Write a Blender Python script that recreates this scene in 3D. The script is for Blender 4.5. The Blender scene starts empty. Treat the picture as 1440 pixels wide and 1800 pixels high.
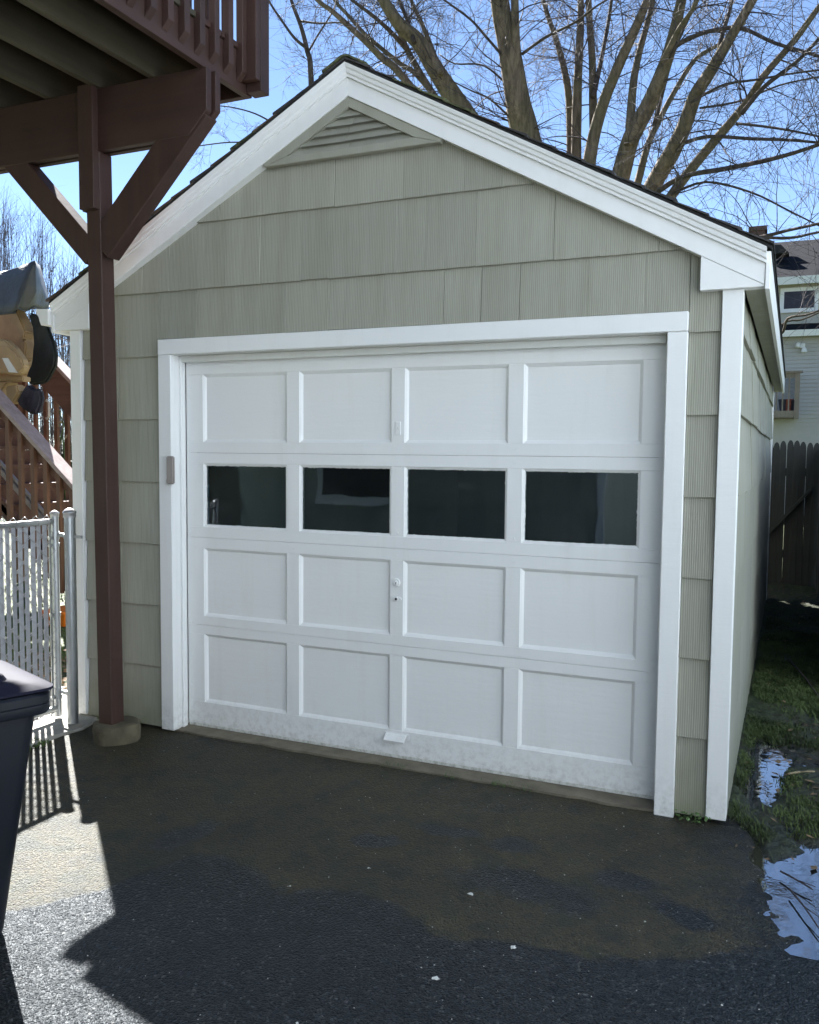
import bpy, bmesh, math, random
from mathutils import Vector, Matrix, noise

random.seed(7)
scene = bpy.context.scene
col = scene.collection
R = math.radians

# ------------------------------------------------------------------ camera
CAM = Vector((1.75, -3.759, 1.531))
YAW, PITCH, ROLL, FPX = 0.4125, -0.0681, 0.009, 1534.0      # FPX: focal length in pixels of a 1440x1800 frame
FW = Vector((-math.sin(YAW) * math.cos(PITCH), math.cos(YAW) * math.cos(PITCH), math.sin(PITCH)))
RT0 = Vector((math.cos(YAW), math.sin(YAW), 0)); UP0 = RT0.cross(FW)
RT = RT0 * math.cos(ROLL) + UP0 * math.sin(ROLL)
UP = -RT0 * math.sin(ROLL) + UP0 * math.cos(ROLL)
cd = bpy.data.cameras.new('camera'); cam = bpy.data.objects.new('camera', cd); col.objects.link(cam)
mw = Matrix.Identity(4)
for i in range(3):
    mw[i][0] = RT[i]; mw[i][1] = UP[i]; mw[i][2] = -FW[i]; mw[i][3] = CAM[i]
cam.matrix_world = mw
cd.sensor_fit = 'VERTICAL'; cd.sensor_height = 36; cd.lens = 36 * FPX / 1800
cd.clip_end = 2000
scene.camera = cam

# ------------------------------------------------------------------ sky, sun, exposure
SUN_EL = R(41.2); SUN_DIR = Vector((-0.735 * math.cos(SUN_EL), 0.678 * math.cos(SUN_EL), math.sin(SUN_EL)))
world = bpy.data.worlds.new('World'); scene.world = world; world.use_nodes = True
nt = world.node_tree; nt.nodes.clear()
sky = nt.nodes.new('ShaderNodeTexSky'); sky.sky_type = 'NISHITA'; sky.sun_disc = False
sky.sun_elevation = SUN_EL; sky.sun_rotation = math.atan2(SUN_DIR.x, SUN_DIR.y)
sky.altitude = 800; sky.air_density = 0.62; sky.dust_density = 0.0; sky.ozone_density = 1.0
bg = nt.nodes.new('ShaderNodeBackground'); bg.inputs['Strength'].default_value = 0.05
wo = nt.nodes.new('ShaderNodeOutputWorld')
nt.links.new(sky.outputs[0], bg.inputs[0]); nt.links.new(bg.outputs[0], wo.inputs[0])
sd = bpy.data.lights.new('sun', 'SUN'); sd.energy = 5.0; sd.angle = R(0.5); sd.color = (1.0, 0.98, 0.955)
sun = bpy.data.objects.new('sun', sd); col.objects.link(sun)
sun.rotation_euler = (-SUN_DIR).to_track_quat('-Z', 'Y').to_euler()
sun.location = (-12, 11, 15)
vs = scene.view_settings
vs.view_transform = 'Standard'; vs.look = 'None'; vs.gamma = 1.0; vs.use_curve_mapping = False
vs.exposure = 2.5
scene.cycles.max_bounces = 8
scene.cycles.caustics_reflective = False; scene.cycles.caustics_refractive = False

# ------------------------------------------------------------------ helpers
def at(u, v, Y):
    """point on the vertical plane y = Y seen at pixel (u, v) of the 1440x1800 frame"""
    d = FW + RT * ((u - 720) / FPX) - UP * ((v - 900) / FPX)
    return CAM + d * ((Y - CAM.y) / d.y)

def ground(u, v, z=0.0):
    d = FW + RT*((u-720)/FPX) - UP*((v-900)/FPX); return CAM + d*((z-CAM.z)/d.z)

class MB:
    def __init__(s): s.v = []; s.f = []
    def box(s, x0, x1, y0, y1, z0, z1):
        n = len(s.v)
        s.v += [(x0,y0,z0),(x1,y0,z0),(x1,y1,z0),(x0,y1,z0),(x0,y0,z1),(x1,y0,z1),(x1,y1,z1),(x0,y1,z1)]
        s.f += [[n+i for i in q] for q in ((0,3,2,1),(4,5,6,7),(0,1,5,4),(1,2,6,5),(2,3,7,6),(3,0,4,7))]
        return s
    def prism(s, poly, fy0, fy1, axis='y'):
        """polygon in (x,z) [axis y] or (y,z) [axis x] or (x,y) [axis z], extruded between two depths (numbers or functions of (a,b))"""
        n = len(s.v); k = len(poly)
        g0 = fy0 if callable(fy0) else (lambda a, b: fy0)
        g1 = fy1 if callable(fy1) else (lambda a, b: fy1)
        for g in (g0, g1):
            for a, b in poly:
                d = g(a, b)
                s.v.append((a, d, b) if axis == 'y' else ((d, a, b) if axis == 'x' else (a, b, d)))
        s.f.append(list(range(n, n + k))); s.f.append(list(range(n + 2*k - 1, n + k - 1, -1)))
        for i in range(k):
            j = (i + 1) % k
            s.f.append([n + i, n + k + i, n + k + j, n + j])
        return s
    def beam(s, p0, p1, w, h, up=(0,0,1)):
        p0 = Vector(p0); p1 = Vector(p1); d = (p1 - p0).normalized(); u = Vector(up)
        a = d.cross(u).normalized(); b = a.cross(d).normalized(); n = len(s.v)
        for p in (p0, p1):
            for sa, sb in ((-1,-1),(1,-1),(1,1),(-1,1)):
                q = p + a * (w/2*sa) + b * (h/2*sb); s.v.append(tuple(q))
        s.f += [[n+i for i in q] for q in ((0,1,2,3),(7,6,5,4),(0,4,5,1),(1,5,6,2),(2,6,7,3),(3,7,4,0))]
        return s
    def tube(s, pts, rad, sides=8, cap=True):
        pts = [Vector(p) for p in pts]; n = len(s.v); m = len(pts)
        if not hasattr(rad, '__len__'): rad = [rad] * m
        d0 = (pts[1] - pts[0]).normalized()
        a = d0.orthogonal().normalized()
        for i, p in enumerate(pts):
            d = (pts[min(i+1, m-1)] - pts[max(i-1, 0)]).normalized()
            a = (a - d * a.dot(d))
            a = a.normalized() if a.length > 1e-6 else d.orthogonal().normalized()
            b = d.cross(a)
            for k in range(sides):
                t = 2*math.pi*k/sides
                s.v.append(tuple(p + (a*math.cos(t) + b*math.sin(t)) * rad[i]))
        for i in range(m - 1):
            for k in range(sides):
                k2 = (k + 1) % sides
                s.f.append([n+i*sides+k, n+i*sides+k2, n+(i+1)*sides+k2, n+(i+1)*sides+k])
        if cap and sides > 2:
            s.f.append([n + k for k in range(sides - 1, -1, -1)]); s.f.append([n + (m-1)*sides + k for k in range(sides)])
        return s
    def lathe(s, c, prof, sides=20):
        """prof: list of (radius, z) from bottom to top about a vertical axis through c"""
        n = len(s.v)
        for r, z in prof:
            for k in range(sides):
                t = 2*math.pi*k/sides; s.v.append((c[0] + r*math.cos(t), c[1] + r*math.sin(t), c[2] + z))
        for i in range(len(prof) - 1):
            for k in range(sides):
                k2 = (k+1) % sides
                s.f.append([n+i*sides+k, n+i*sides+k2, n+(i+1)*sides+k2, n+(i+1)*sides+k])
        s.f.append([n + k for k in range(sides-1, -1, -1)]); s.f.append([n + (len(prof)-1)*sides + k for k in range(sides)])
        return s
    def loft(s, rings, close=True, cap=True):
        n = len(s.v); k = len(rings[0])
        for r in rings: s.v += [tuple(p) for p in r]
        for i in range(len(rings) - 1):
            for j in range(k if close else k - 1):
                j2 = (j+1) % k
                s.f.append([n+i*k+j, n+i*k+j2, n+(i+1)*k+j2, n+(i+1)*k+j])
        if cap:
            s.f.append([n+j for j in range(k-1, -1, -1)]); s.f.append([n+(len(rings)-1)*k+j for j in range(k)])
        return s
    def build(s, name, mat, parent=None, bevel=0, smooth=False, fix=True, seg=1):
        me = bpy.data.meshes.new(name)
        bm = bmesh.new()
        vv = [bm.verts.new(p) for p in s.v]
        for f in s.f:
            try: bm.faces.new([vv[i] for i in f])
            except ValueError: pass
        if fix: bmesh.ops.recalc_face_normals(bm, faces=bm.faces)
        if bevel > 0:
            bmesh.ops.bevel(bm, geom=[e for e in bm.edges if e.is_manifold and e.calc_face_angle(0) > 0.5], offset=bevel, segments=seg, affect='EDGES', clamp_overlap=True)
        if smooth:
            for f in bm.faces: f.smooth = True
        bm.to_mesh(me); bm.free()
        me.materials.append(M[mat])
        o = bpy.data.objects.new(name, me); col.objects.link(o)
        if parent is not None: adopt(o, parent)
        return o

def adopt(o, parent):
    o.parent = parent
    o.matrix_parent_inverse = WORLD[parent.name].inverted() if parent.name in WORLD else Matrix.Identity(4)

WORLD = {}
def thing(name, loc, label, cat, group=None):
    o = bpy.data.objects.new(name, None); col.objects.link(o); o.location = loc; o.empty_display_size = 0.2
    WORLD[o.name] = Matrix.Translation(Vector(loc))
    return tag(o, label, cat, group)
def tag(o, label=None, cat=None, group=None, kind=None):
    if label: o['label'] = label
    if cat: o['category'] = cat
    if group: o['group'] = group
    if kind: o['kind'] = kind
    return o
def sm_auto(o, ang=40):
    me = o.data
    for p in me.polygons: p.use_smooth = True
    bm = bmesh.new(); bm.from_mesh(me)
    for e in bm.edges:
        if len(e.link_faces) == 2 and e.calc_face_angle(0) > R(ang): e.smooth = False
    bm.to_mesh(me); bm.free()
    return o

# ------------------------------------------------------------------ materials
M = {}
def nodes(name):
    m = bpy.data.materials.new(name); m.use_nodes = True; M[name] = m
    t = m.node_tree; b = t.nodes['Principled BSDF']
    return m, t, b
def N(t, typ, **kw):
    n = t.nodes.new(typ)
    for k, v in kw.items():
        if k in n.inputs: n.inputs[k].default_value = v
        else: setattr(n, k, v)
    return n
def coords(t, scale=(1,1,1), kind='Object'):
    tc = N(t, 'ShaderNodeTexCoord'); mp = N(t, 'ShaderNodeMapping')
    mp.inputs['Scale'].default_value = scale
    t.links.new(tc.outputs[kind], mp.inputs[0]); return mp.outputs[0]
def ramp(t, fac, stops):
    r = N(t, 'ShaderNodeValToRGB'); e = r.color_ramp.elements
    while len(e) > len(stops): e.remove(e[-1])
    while len(e) < len(stops): e.new(1)
    for el, (p, c) in zip(e, stops):
        el.position = p; el.color = (*c, 1) if len(c) == 3 else c
    t.links.new(fac, r.inputs[0]); return r.outputs[0]
def mix(t, fac, a, b, mode='MIX'):
    n = N(t, 'ShaderNodeMix'); n.data_type = 'RGBA'; n.blend_type = mode
    for s, v in ((n.inputs[0], fac), (n.inputs[6], a), (n.inputs[7], b)):
        if isinstance(v, bpy.types.NodeSocket): t.links.new(v, s)
        elif isinstance(v, (int, float)): s.default_value = v
        else: s.default_value = (*v, 1)
    return n.outputs[2]
def math_n(t, op, a, b=0.5, c=None):
    n = N(t, 'ShaderNodeMath'); n.operation = op
    for i, v in enumerate((a, b, c)):
        if v is None: continue
        if isinstance(v, bpy.types.NodeSocket): t.links.new(v, n.inputs[i])
        else: n.inputs[i].default_value = v
    return n.outputs[0]
def tnoise(t, vec, scale, detail=3, rough=0.55):
    n = N(t, 'ShaderNodeTexNoise'); n.inputs['Scale'].default_value = scale; n.inputs['Detail'].default_value = detail
    n.inputs['Roughness'].default_value = rough
    t.links.new(vec, n.inputs['Vector']); return n.outputs['Fac']
def bump(t, b, h, strength=0.3, dist=0.01):
    n = N(t, 'ShaderNodeBump'); n.inputs['Strength'].default_value = strength; n.inputs['Distance'].default_value = dist
    t.links.new(h, n.inputs['Height']); t.links.new(n.outputs[0], b.inputs['Normal']); return n
def plain(name, c, rough=0.6, var=0.15, scale=6, stretch=(1,1,1), bs=0.15, bd=0.004, metal=0, rnd=0.0, spec=0.5):
    m, t, b = nodes(name)
    v = coords(t, stretch); f = tnoise(t, v, scale, 4)
    lo = tuple(x*(1-var) for x in c); hi = tuple(min(1, x*(1+var)) for x in c)
    colr = ramp(t, f, [(0.3, lo), (0.7, hi)])
    if rnd:
        oi = N(t, 'ShaderNodeObjectInfo')
        k = math_n(t, 'MULTIPLY_ADD', oi.outputs['Random'], 2*rnd, 1-rnd)
        cb = N(t, 'ShaderNodeCombineColor')
        for i in range(3): t.links.new(k, cb.inputs[i])
        colr = mix(t, 1.0, colr, cb.outputs[0], 'MULTIPLY')
    t.links.new(colr, b.inputs['Base Color'])
    b.inputs['Roughness'].default_value = rough; b.inputs['Metallic'].default_value = metal
    b.inputs['Specular IOR Level'].default_value = spec
    if bs: bump(t, b, tnoise(t, v, scale*4, 5), bs, bd)
    return m

# painted striated siding shakes
def siding_mat(name, c, groove=True):
    m, t, b = nodes(name)
    tc = N(t, 'ShaderNodeTexCoord')
    mp = N(t, 'ShaderNodeMapping'); mp.inputs['Scale'].default_value = (1, 1, 0.012); t.links.new(tc.outputs['Object'], mp.inputs[0])
    oi0 = N(t, 'ShaderNodeObjectInfo'); va = N(t, 'ShaderNodeVectorMath'); va.operation = 'ADD'; t.links.new(mp.outputs[0], va.inputs[0])
    cx = N(t, 'ShaderNodeCombineXYZ'); t.links.new(oi0.outputs['Random'], cx.inputs[0]); t.links.new(cx.outputs[0], va.inputs[1])
    wv = N(t, 'ShaderNodeTexWave'); wv.inputs['Scale'].default_value = 36; wv.inputs['Distortion'].default_value = 2.2; wv.inputs['Detail'].default_value = 3; wv.inputs['Detail Scale'].default_value = 2.0
    t.links.new(va.outputs[0], wv.inputs['Vector'])
    g = math_n(t, 'ADD', math_n(t, 'MULTIPLY', wv.outputs['Fac'], 0.55), math_n(t, 'MULTIPLY', tnoise(t, va.outputs[0], 60, 3, 0.6), 0.45))
    big = tnoise(t, tc.outputs['Object'], 1.7, 4)
    oi = N(t, 'ShaderNodeObjectInfo')
    base = mix(t, big, tuple(x*0.92 for x in c), tuple(x*1.08 for x in c))
    k = math_n(t, 'MULTIPLY_ADD', oi.outputs['Random'], 0.14, 0.93)
    gr = math_n(t, 'MULTIPLY_ADD', ramp(t, g, [(0.22, (0.0,)*3), (0.5, (1.0,)*3)]), 0.32 if groove else 0.05, 0.76 if groove else 0.965)
    kk = math_n(t, 'MULTIPLY', k, gr)
    cb = N(t, 'ShaderNodeCombineColor')
    for i in range(3): t.links.new(kk, cb.inputs[i])
    # streaky weathering
    mp2 = N(t, 'ShaderNodeMapping'); mp2.inputs['Scale'].default_value = (9, 9, 0.9); t.links.new(tc.outputs['Object'], mp2.inputs[0])
    st = ramp(t, tnoise(t, mp2.outputs[0], 1.0, 4), [(0.42, (1,1,1)), (0.75, (0.88,0.88,0.85))])
    c1 = mix(t, 1.0, base, cb.outputs[0], 'MULTIPLY')
    c2 = mix(t, 1.0, c1, st, 'MULTIPLY')
    # green tinge and splash dirt close to the ground
    sx = N(t, 'ShaderNodeSeparateXYZ'); t.links.new(tc.outputs['Object'], sx.inputs[0])
    low = math_n(t, 'SUBTRACT', 1.0, math_n(t, 'MULTIPLY', sx.outputs[2], 3.0)); 
    lm = math_n(t, 'MULTIPLY', math_n(t, 'MAXIMUM', low, 0.0), tnoise(t, tc.outputs['Object'], 9, 4))
    c3 = mix(t, lm, c2, (0.16, 0.17, 0.09))
    t.links.new(c3, b.inputs['Base Color']); b.inputs['Roughness'].default_value = 0.62
    b.inputs['Specular IOR Level'].default_value = 0.3
    if groove: bump(t, b, g, 0.4, 0.003)
    else: bump(t, b, tnoise(t, tc.outputs['Object'], 12, 3), 0.2, 0.01)
    return m
SID = (0.325, 0.318, 0.262)
siding_mat('siding', SID); siding_mat('siding_side', SID, False)

def paint_mat(name, c, dirt=0.5):
    m, t, b = nodes(name)
    tc = N(t, 'ShaderNodeTexCoord'); v = tc.outputs['Object']
    big = tnoise(t, v, 2.5, 4)
    base = mix(t, big, tuple(x*0.965 for x in c), c)
    fl = ramp(t, tnoise(t, v, 26, 5, 0.7), [(0.70, (0,0,0)), (0.76, (1,1,1))])
    base = mix(t, math_n(t, 'MULTIPLY', fl, 0.30*dirt), base, (0.30, 0.26, 0.19))
    mpv = N(t, 'ShaderNodeMapping'); mpv.inputs['Scale'].default_value = (14, 14, 1.1); t.links.new(v, mpv.inputs[0])
    run_ = ramp(t, tnoise(t, mpv.outputs[0], 1.0, 5, 0.65), [(0.52, (0,0,0)), (0.8, (1,1,1))])
    base = mix(t, math_n(t, 'MULTIPLY', run_, 0.28*dirt), base, (0.52, 0.49, 0.40))
    sx = N(t, 'ShaderNodeSeparateXYZ'); t.links.new(v, sx.inputs[0])
    low = math_n(t, 'MAXIMUM', math_n(t, 'SUBTRACT', 1.0, math_n(t, 'MULTIPLY', sx.outputs[2], 4.5)), 0.0)
    dn = ramp(t, tnoise(t, v, 30, 6, 0.7), [(0.45, (0,0,0)), (0.7, (1,1,1))])
    base = mix(t, math_n(t, 'MULTIPLY', math_n(t, 'MULTIPLY', low, dn), 0.9*dirt), base, (0.22, 0.2, 0.15))
    t.links.new(base, b.inputs['Base Color']); b.inputs['Roughness'].default_value = 0.45
    mp = N(t, 'ShaderNodeMapping'); mp.inputs['Scale'].default_value = (6, 6, 45); t.links.new(v, mp.inputs[0])
    h = math_n(t, 'ADD', tnoise(t, mp.outputs[0], 1.0, 5), math_n(t, 'MULTIPLY', tnoise(t, v, 60, 3), 0.5))
    bump(t, b, h, 0.22, 0.004)
    return m
paint_mat('white', (0.80, 0.80, 0.785)); paint_mat('white_old', (0.70, 0.70, 0.66), 1.0)
paint_mat('putty', (0.80, 0.80, 0.78), 0.3)

def wood_mat(name, c, scale=1.0, axis='z', var=0.35, rough=0.65, rnd=0.12):
    m, t, b = nodes(name)
    st = {'z': (22,22,1.2), 'x': (1.2,22,22), 'y': (22,1.2,22)}[axis]
    v = coords(t, tuple(s*scale for s in st))
    g = tnoise(t, v, 1.0, 5, 0.6)
    v2 = coords(t, (1,1,1)); blot = tnoise(t, v2, 4, 4)
    colr = ramp(t, g, [(0.25, tuple(x*(1-var) for x in c)), (0.75, tuple(x*(1+var) for x in c))])
    colr = mix(t, ramp(t, blot, [(0.35, (0,0,0)), (0.75, (0.5,)*3)]), colr, tuple(x*1.5+0.01 for x in c))
    oi = N(t, 'ShaderNodeObjectInfo'); k = math_n(t, 'MULTIPLY_ADD', oi.outputs['Random'], 2*rnd, 1-rnd)
    cb = N(t, 'ShaderNodeCombineColor')
    for i in range(3): t.links.new(k, cb.inputs[i])
    colr = mix(t, 1.0, colr, cb.outputs[0], 'MULTIPLY')
    t.links.new(colr, b.inputs['Base Color']); b.inputs['Roughness'].default_value = rough
    bump(t, b, g, 0.35, 0.003)
    return m
RED = (0.036, 0.0145, 0.009)
wood_mat('stain_z', RED, 1, 'z'); wood_mat('stain_x', RED, 1, 'x'); wood_mat('stain_y', RED, 1, 'y')
wood_mat('joist', (0.05, 0.041, 0.024), 1, 'y'); wood_mat('stair_wood', (0.135, 0.066, 0.04), 1, 'z'); wood_mat('stair_x', (0.12, 0.06, 0.042), 1, 'x')
wood_mat('rail_cap', (0.30, 0.235, 0.225), 1, 'x', 0.3)
wood_mat('picket', (0.020, 0.022, 0.020), 1, 'z', 0.5, 0.8, 0.2); wood_mat('old_grey', (0.17, 0.14, 0.115), 1, 'z', 0.35)
plain('galv', (0.46, 0.48, 0.49), 0.38, 0.15, 14, (1,1,0.4), 0.1, 0.001, 0.85)
plain('cap_metal', (0.55, 0.54, 0.54), 0.42, 0.2, 30, metal=0.7)
plain('slat', (0.36, 0.36, 0.375), 0.5, 0.08, 8, rnd=0.06)
plain('wire', (0.36, 0.36, 0.36), 0.45, 0.1, 20, bs=0, metal=0.6)
plain('bin_body', (0.0035, 0.005, 0.010), 0.5, 0.2, 12, bs=0.12, bd=0.002); plain('bin_lid', (0.012, 0.012, 0.024), 0.7, 0.2, 10, bs=0.15, bd=0.002, spec=0.12)
plain('concrete', (0.15, 0.13, 0.095), 0.85, 0.3, 9, bs=0.5, bd=0.006); plain('concrete_walk', (0.30, 0.285, 0.25), 0.85, 0.2, 9, bs=0.4, bd=0.005)
plain('footing', (0.095, 0.08, 0.05), 0.9, 0.35, 10, bs=0.7, bd=0.012)
plain('roof_shingle', (0.045, 0.042, 0.042), 0.9, 0.4, 40, bs=0.6, bd=0.006, rnd=0.25)
plain('roof_moss', (0.07, 0.075, 0.035), 0.95, 0.5, 30, bs=0.7, bd=0.008, rnd=0.3)
plain('roof_brown', (0.085, 0.06, 0.045), 0.95, 0.4, 30, bs=0.7, bd=0.008, rnd=0.3)
plain('roof_grey', (0.016, 0.017, 0.020), 1.0, 0.35, 14, (1,1,4), bs=0.4, bd=0.02, spec=0.05)
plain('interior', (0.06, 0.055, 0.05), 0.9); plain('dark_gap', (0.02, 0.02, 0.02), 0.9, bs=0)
plain('keypad', (0.33, 0.29, 0.27), 0.5, 0.08); plain('black_hole', (0.01, 0.01, 0.01), 0.8, bs=0)
plain('tan_pad', (0.40, 0.27, 0.14), 0.55, 0.12, 8, bs=0.2); plain('tan_plastic', (0.42, 0.30, 0.16), 0.45, 0.08)
plain('cover', (0.06, 0.063, 0.06), 0.55, 0.2, 5, bs=0.4, bd=0.02); plain('cover_black', (0.018, 0.022, 0.02), 0.6, 0.3, 6, bs=0.4, bd=0.02)
plain('bag', (0.022, 0.022, 0.04), 0.55, 0.3, 7, bs=0.5, bd=0.02); plain('white_plastic', (0.75, 0.75, 0.73), 0.4, 0.05)
plain('alu', (0.33, 0.31, 0.30), 0.4, 0.1, metal=0.5)
plain('orange', (0.75, 0.21, 0.02), 0.45, 0.08); plain('vinyl', (0.42, 0.41, 0.39), 0.6, 0.06, 3); plain('vinyl_cream', (0.44, 0.42, 0.34), 0.6, 0.06, 3)
plain('bounce_vinyl', (0.63, 0.72, 0.81), 0.6, 0.04, 3); plain('house_siding', (0.34, 0.335, 0.28), 0.7, 0.1, 5, rnd=0.1); plain('brick', (0.12, 0.07, 0.055), 0.9, 0.4, 25)  # pale blue vinyl tinted so the added house bounces cooler light
plain('tan_door', (0.42, 0.25, 0.15), 0.6); plain('red_pot', (0.30, 0.07, 0.04), 0.6); plain('dark_pot', (0.02, 0.02, 0.03), 0.6)
plain('dirt', (0.055, 0.048, 0.036), 0.9, 0.5, 6, bs=0.6, bd=0.02)
plain('grass', (0.075, 0.115, 0.032), 0.7, 0.5, 4, bs=0, spec=0.25); plain('grass_dark', (0.065, 0.09, 0.03), 0.7, 0.6, 3, bs=0, spec=0.25)
plain('weed', (0.07, 0.13, 0.035), 0.6, 0.4, 10, bs=0); plain('leaf_dead', (0.20, 0.13, 0.07), 0.8, 0.4, 10, bs=0)
plain('chip', (0.62, 0.62, 0.58), 0.7, 0.15, bs=0); plain('straw', (0.33, 0.27, 0.17), 0.8, 0.3, bs=0)
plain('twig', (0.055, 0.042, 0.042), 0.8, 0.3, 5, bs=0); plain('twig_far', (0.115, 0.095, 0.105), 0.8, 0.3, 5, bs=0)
plain('evergreen', (0.03, 0.045, 0.02), 0.8, 0.4, 4, bs=0)

def bark_mat(name, c, moss):
    m, t, b = nodes(name)
    v = coords(t, (9, 9, 1.6)); g = tnoise(t, v, 1.6, 7, 0.68)
    v2 = coords(t); bl = tnoise(t, v2, 1.3, 4)
    colr = ramp(t, g, [(0.32, tuple(x*0.35 for x in c)), (0.52, c), (0.72, tuple(x*1.75 for x in c))])
    colr = mix(t, ramp(t, bl, [(0.4, (0,0,0)), (0.68, (0.75,)*3)]), colr, moss)
    t.links.new(colr, b.inputs['Base Color']); b.inputs['Roughness'].default_value = 0.9
    b.inputs['Specular IOR Level'].default_value = 0.2
    bump(t, b, g, 0.9, 0.05)
bark_mat('bark', (0.17, 0.13, 0.09), (0.13, 0.115, 0.06)); bark_mat('bark_small', (0.085, 0.064, 0.055), (0.075, 0.065, 0.045))

# window glass: clear dark pane with a ragged lap of white paint round its edge
def pane_mat(name, lap):
    m, t, b = nodes(name)
    t.nodes.remove(b)
    out = [n for n in t.nodes if n.type == 'OUTPUT_MATERIAL'][0]
    tr = N(t, 'ShaderNodeBsdfTransparent'); tr.inputs[0].default_value = (0.72, 0.78, 0.78, 1)
    gl = N(t, 'ShaderNodeBsdfGlossy'); gl.inputs['Roughness'].default_value = 0.02; gl.inputs['Color'].default_value = (0.78, 0.9, 1.0, 1)
    fr = N(t, 'ShaderNodeFresnel'); fr.inputs[0].default_value = 1.75
    tcn = N(t, 'ShaderNodeTexCoord')
    ms = N(t, 'ShaderNodeMixShader'); t.links.new(fr.outputs[0], ms.inputs[0]); t.links.new(tr.outputs[0], ms.inputs[1]); t.links.new(gl.outputs[0], ms.inputs[2])
    nb = N(t, 'ShaderNodeBump'); nb.inputs['Strength'].default_value = 0.06; nb.inputs['Distance'].default_value = 0.02
    t.links.new(tnoise(t, tcn.outputs['Object'], 3, 2), nb.inputs['Height']); t.links.new(nb.outputs[0], gl.inputs['Normal'])
    # dust film
    df = N(t, 'ShaderNodeBsdfDiffuse'); df.inputs[0].default_value = (0.5, 0.5, 0.48, 1)
    ds = N(t, 'ShaderNodeMixShader')
    dm = math_n(t, 'MULTIPLY', ramp(t, tnoise(t, tcn.outputs['Object'], 5, 6, 0.7), [(0.4, (0,0,0)), (0.8, (1,1,1))]), 0.035)
    t.links.new(dm, ds.inputs[0]); t.links.new(ms.outputs[0], ds.inputs[1]); t.links.new(df.outputs[0], ds.inputs[2])
    cur = ds
    if lap:
        sx = N(t, 'ShaderNodeSeparateXYZ'); t.links.new(tcn.outputs['Generated'], sx.inputs[0])
        def edge(s): return math_n(t, 'MINIMUM', s, math_n(t, 'SUBTRACT', 1.0, s))
        ex = math_n(t, 'MULTIPLY', edge(sx.outputs[0]), 1.5); ez = edge(sx.outputs[2])
        e = math_n(t, 'MINIMUM', ex, ez)
        n1 = tnoise(t, tcn.outputs['Object'], 45, 8, 0.85)
        th = math_n(t, 'MULTIPLY_ADD', n1, 0.105, -0.030)
        mk = math_n(t, 'LESS_THAN', e, th)
        wp = N(t, 'ShaderNodeBsdfDiffuse'); wp.inputs[0].default_value = (0.74, 0.74, 0.72, 1)
        m2 = N(t, 'ShaderNodeMixShader'); t.links.new(mk, m2.inputs[0]); t.links.new(cur.outputs[0], m2.inputs[1]); t.links.new(wp.outputs[0], m2.inputs[2]); cur = m2
    t.links.new(cur.outputs[0], out.inputs[0])
pane_mat('pane', True); pane_mat('glass', False)

# asphalt: stones, wet black zone and dry mossy silt zone (vertex attribute 'silt'), wet sheen
def asphalt_mat():
    m, t, b = nodes('asphalt')
    tc = N(t, 'ShaderNodeTexCoord'); v = tc.outputs['Object']
    vo = N(t, 'ShaderNodeTexVoronoi'); vo.inputs['Scale'].default_value = 130; t.links.new(v, vo.inputs['Vector'])
    vo2 = N(t, 'ShaderNodeTexVoronoi'); vo2.inputs['Scale'].default_value = 210; t.links.new(v, vo2.inputs['Vector'])
    stone = N(t, 'ShaderNodeSeparateColor'); t.links.new(vo.outputs['Color'], stone.inputs[0])
    sc = ramp(t, stone.outputs[0], [(0.0, (0.003, 0.004, 0.005)), (0.5, (0.009, 0.011, 0.013)), (0.85, (0.020, 0.023, 0.026)), (0.96, (0.036, 0.039, 0.042)), (0.995, (0.10, 0.10, 0.097))])
    at_ = N(t, 'ShaderNodeAttribute'); at_.attribute_name = 'silt'
    fine = tnoise(t, v, 35, 6, 0.75); mid = tnoise(t, v, 5, 5, 0.65)
    s = math_n(t, 'ADD', at_.outputs['Fac'], math_n(t, 'MULTIPLY', math_n(t, 'SUBTRACT', fine, 0.5), 1.3))
    s = math_n(t, 'ADD', s, math_n(t, 'MULTIPLY', math_n(t, 'SUBTRACT', mid, 0.5), 0.5))
    sm = ramp(t, s, [(0.30, (0,0,0)), (0.66, (1,1,1))])
    siltc = ramp(t, mid, [(0.3, (0.030, 0.030, 0.020)), (0.5, (0.088, 0.071, 0.036)), (0.6, (0.062, 0.058, 0.032)), (0.75, (0.036, 0.037, 0.028))])
    siltc = mix(t, ramp(t, tnoise(t, v, 1.6, 6, 0.7), [(0.36, (0.5,)*3), (0.58, (0,0,0))]), siltc, (0.018, 0.021, 0.018))
    siltc = mix(t, math_n(t, 'MULTIPLY', stone.outputs[1], 0.6), siltc, (0.014, 0.014, 0.013))
    c1 = mix(t, math_n(t, 'MULTIPLY', sm, 0.9), sc, siltc)
    sp = ramp(t, tnoise(t, v, 130, 2), [(0.82, (0,0,0)), (0.84, (1,1,1))])
    c1 = mix(t, math_n(t, 'MULTIPLY', sp, 0.35), c1, (0.35, 0.34, 0.31))
    t.links.new(c1, b.inputs['Base Color'])
    ro = math_n(t, 'MULTIPLY_ADD', sm, 0.24, 0.38)
    t.links.new(ro, b.inputs['Roughness']); b.inputs['Specular IOR Level'].default_value = 0.29; b.inputs['Specular Tint'].default_value = (0.82, 0.93, 1.0, 1)
    h = math_n(t, 'ADD', math_n(t, 'MULTIPLY', vo.outputs['Distance'], -1.0), math_n(t, 'MULTIPLY', vo2.outputs['Distance'], -0.4))
    h = math_n(t, 'ADD', h, math_n(t, 'MULTIPLY', fine, 0.5))
    bump(t, b, h, 1.0, 0.0055)
asphalt_mat()

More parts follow.
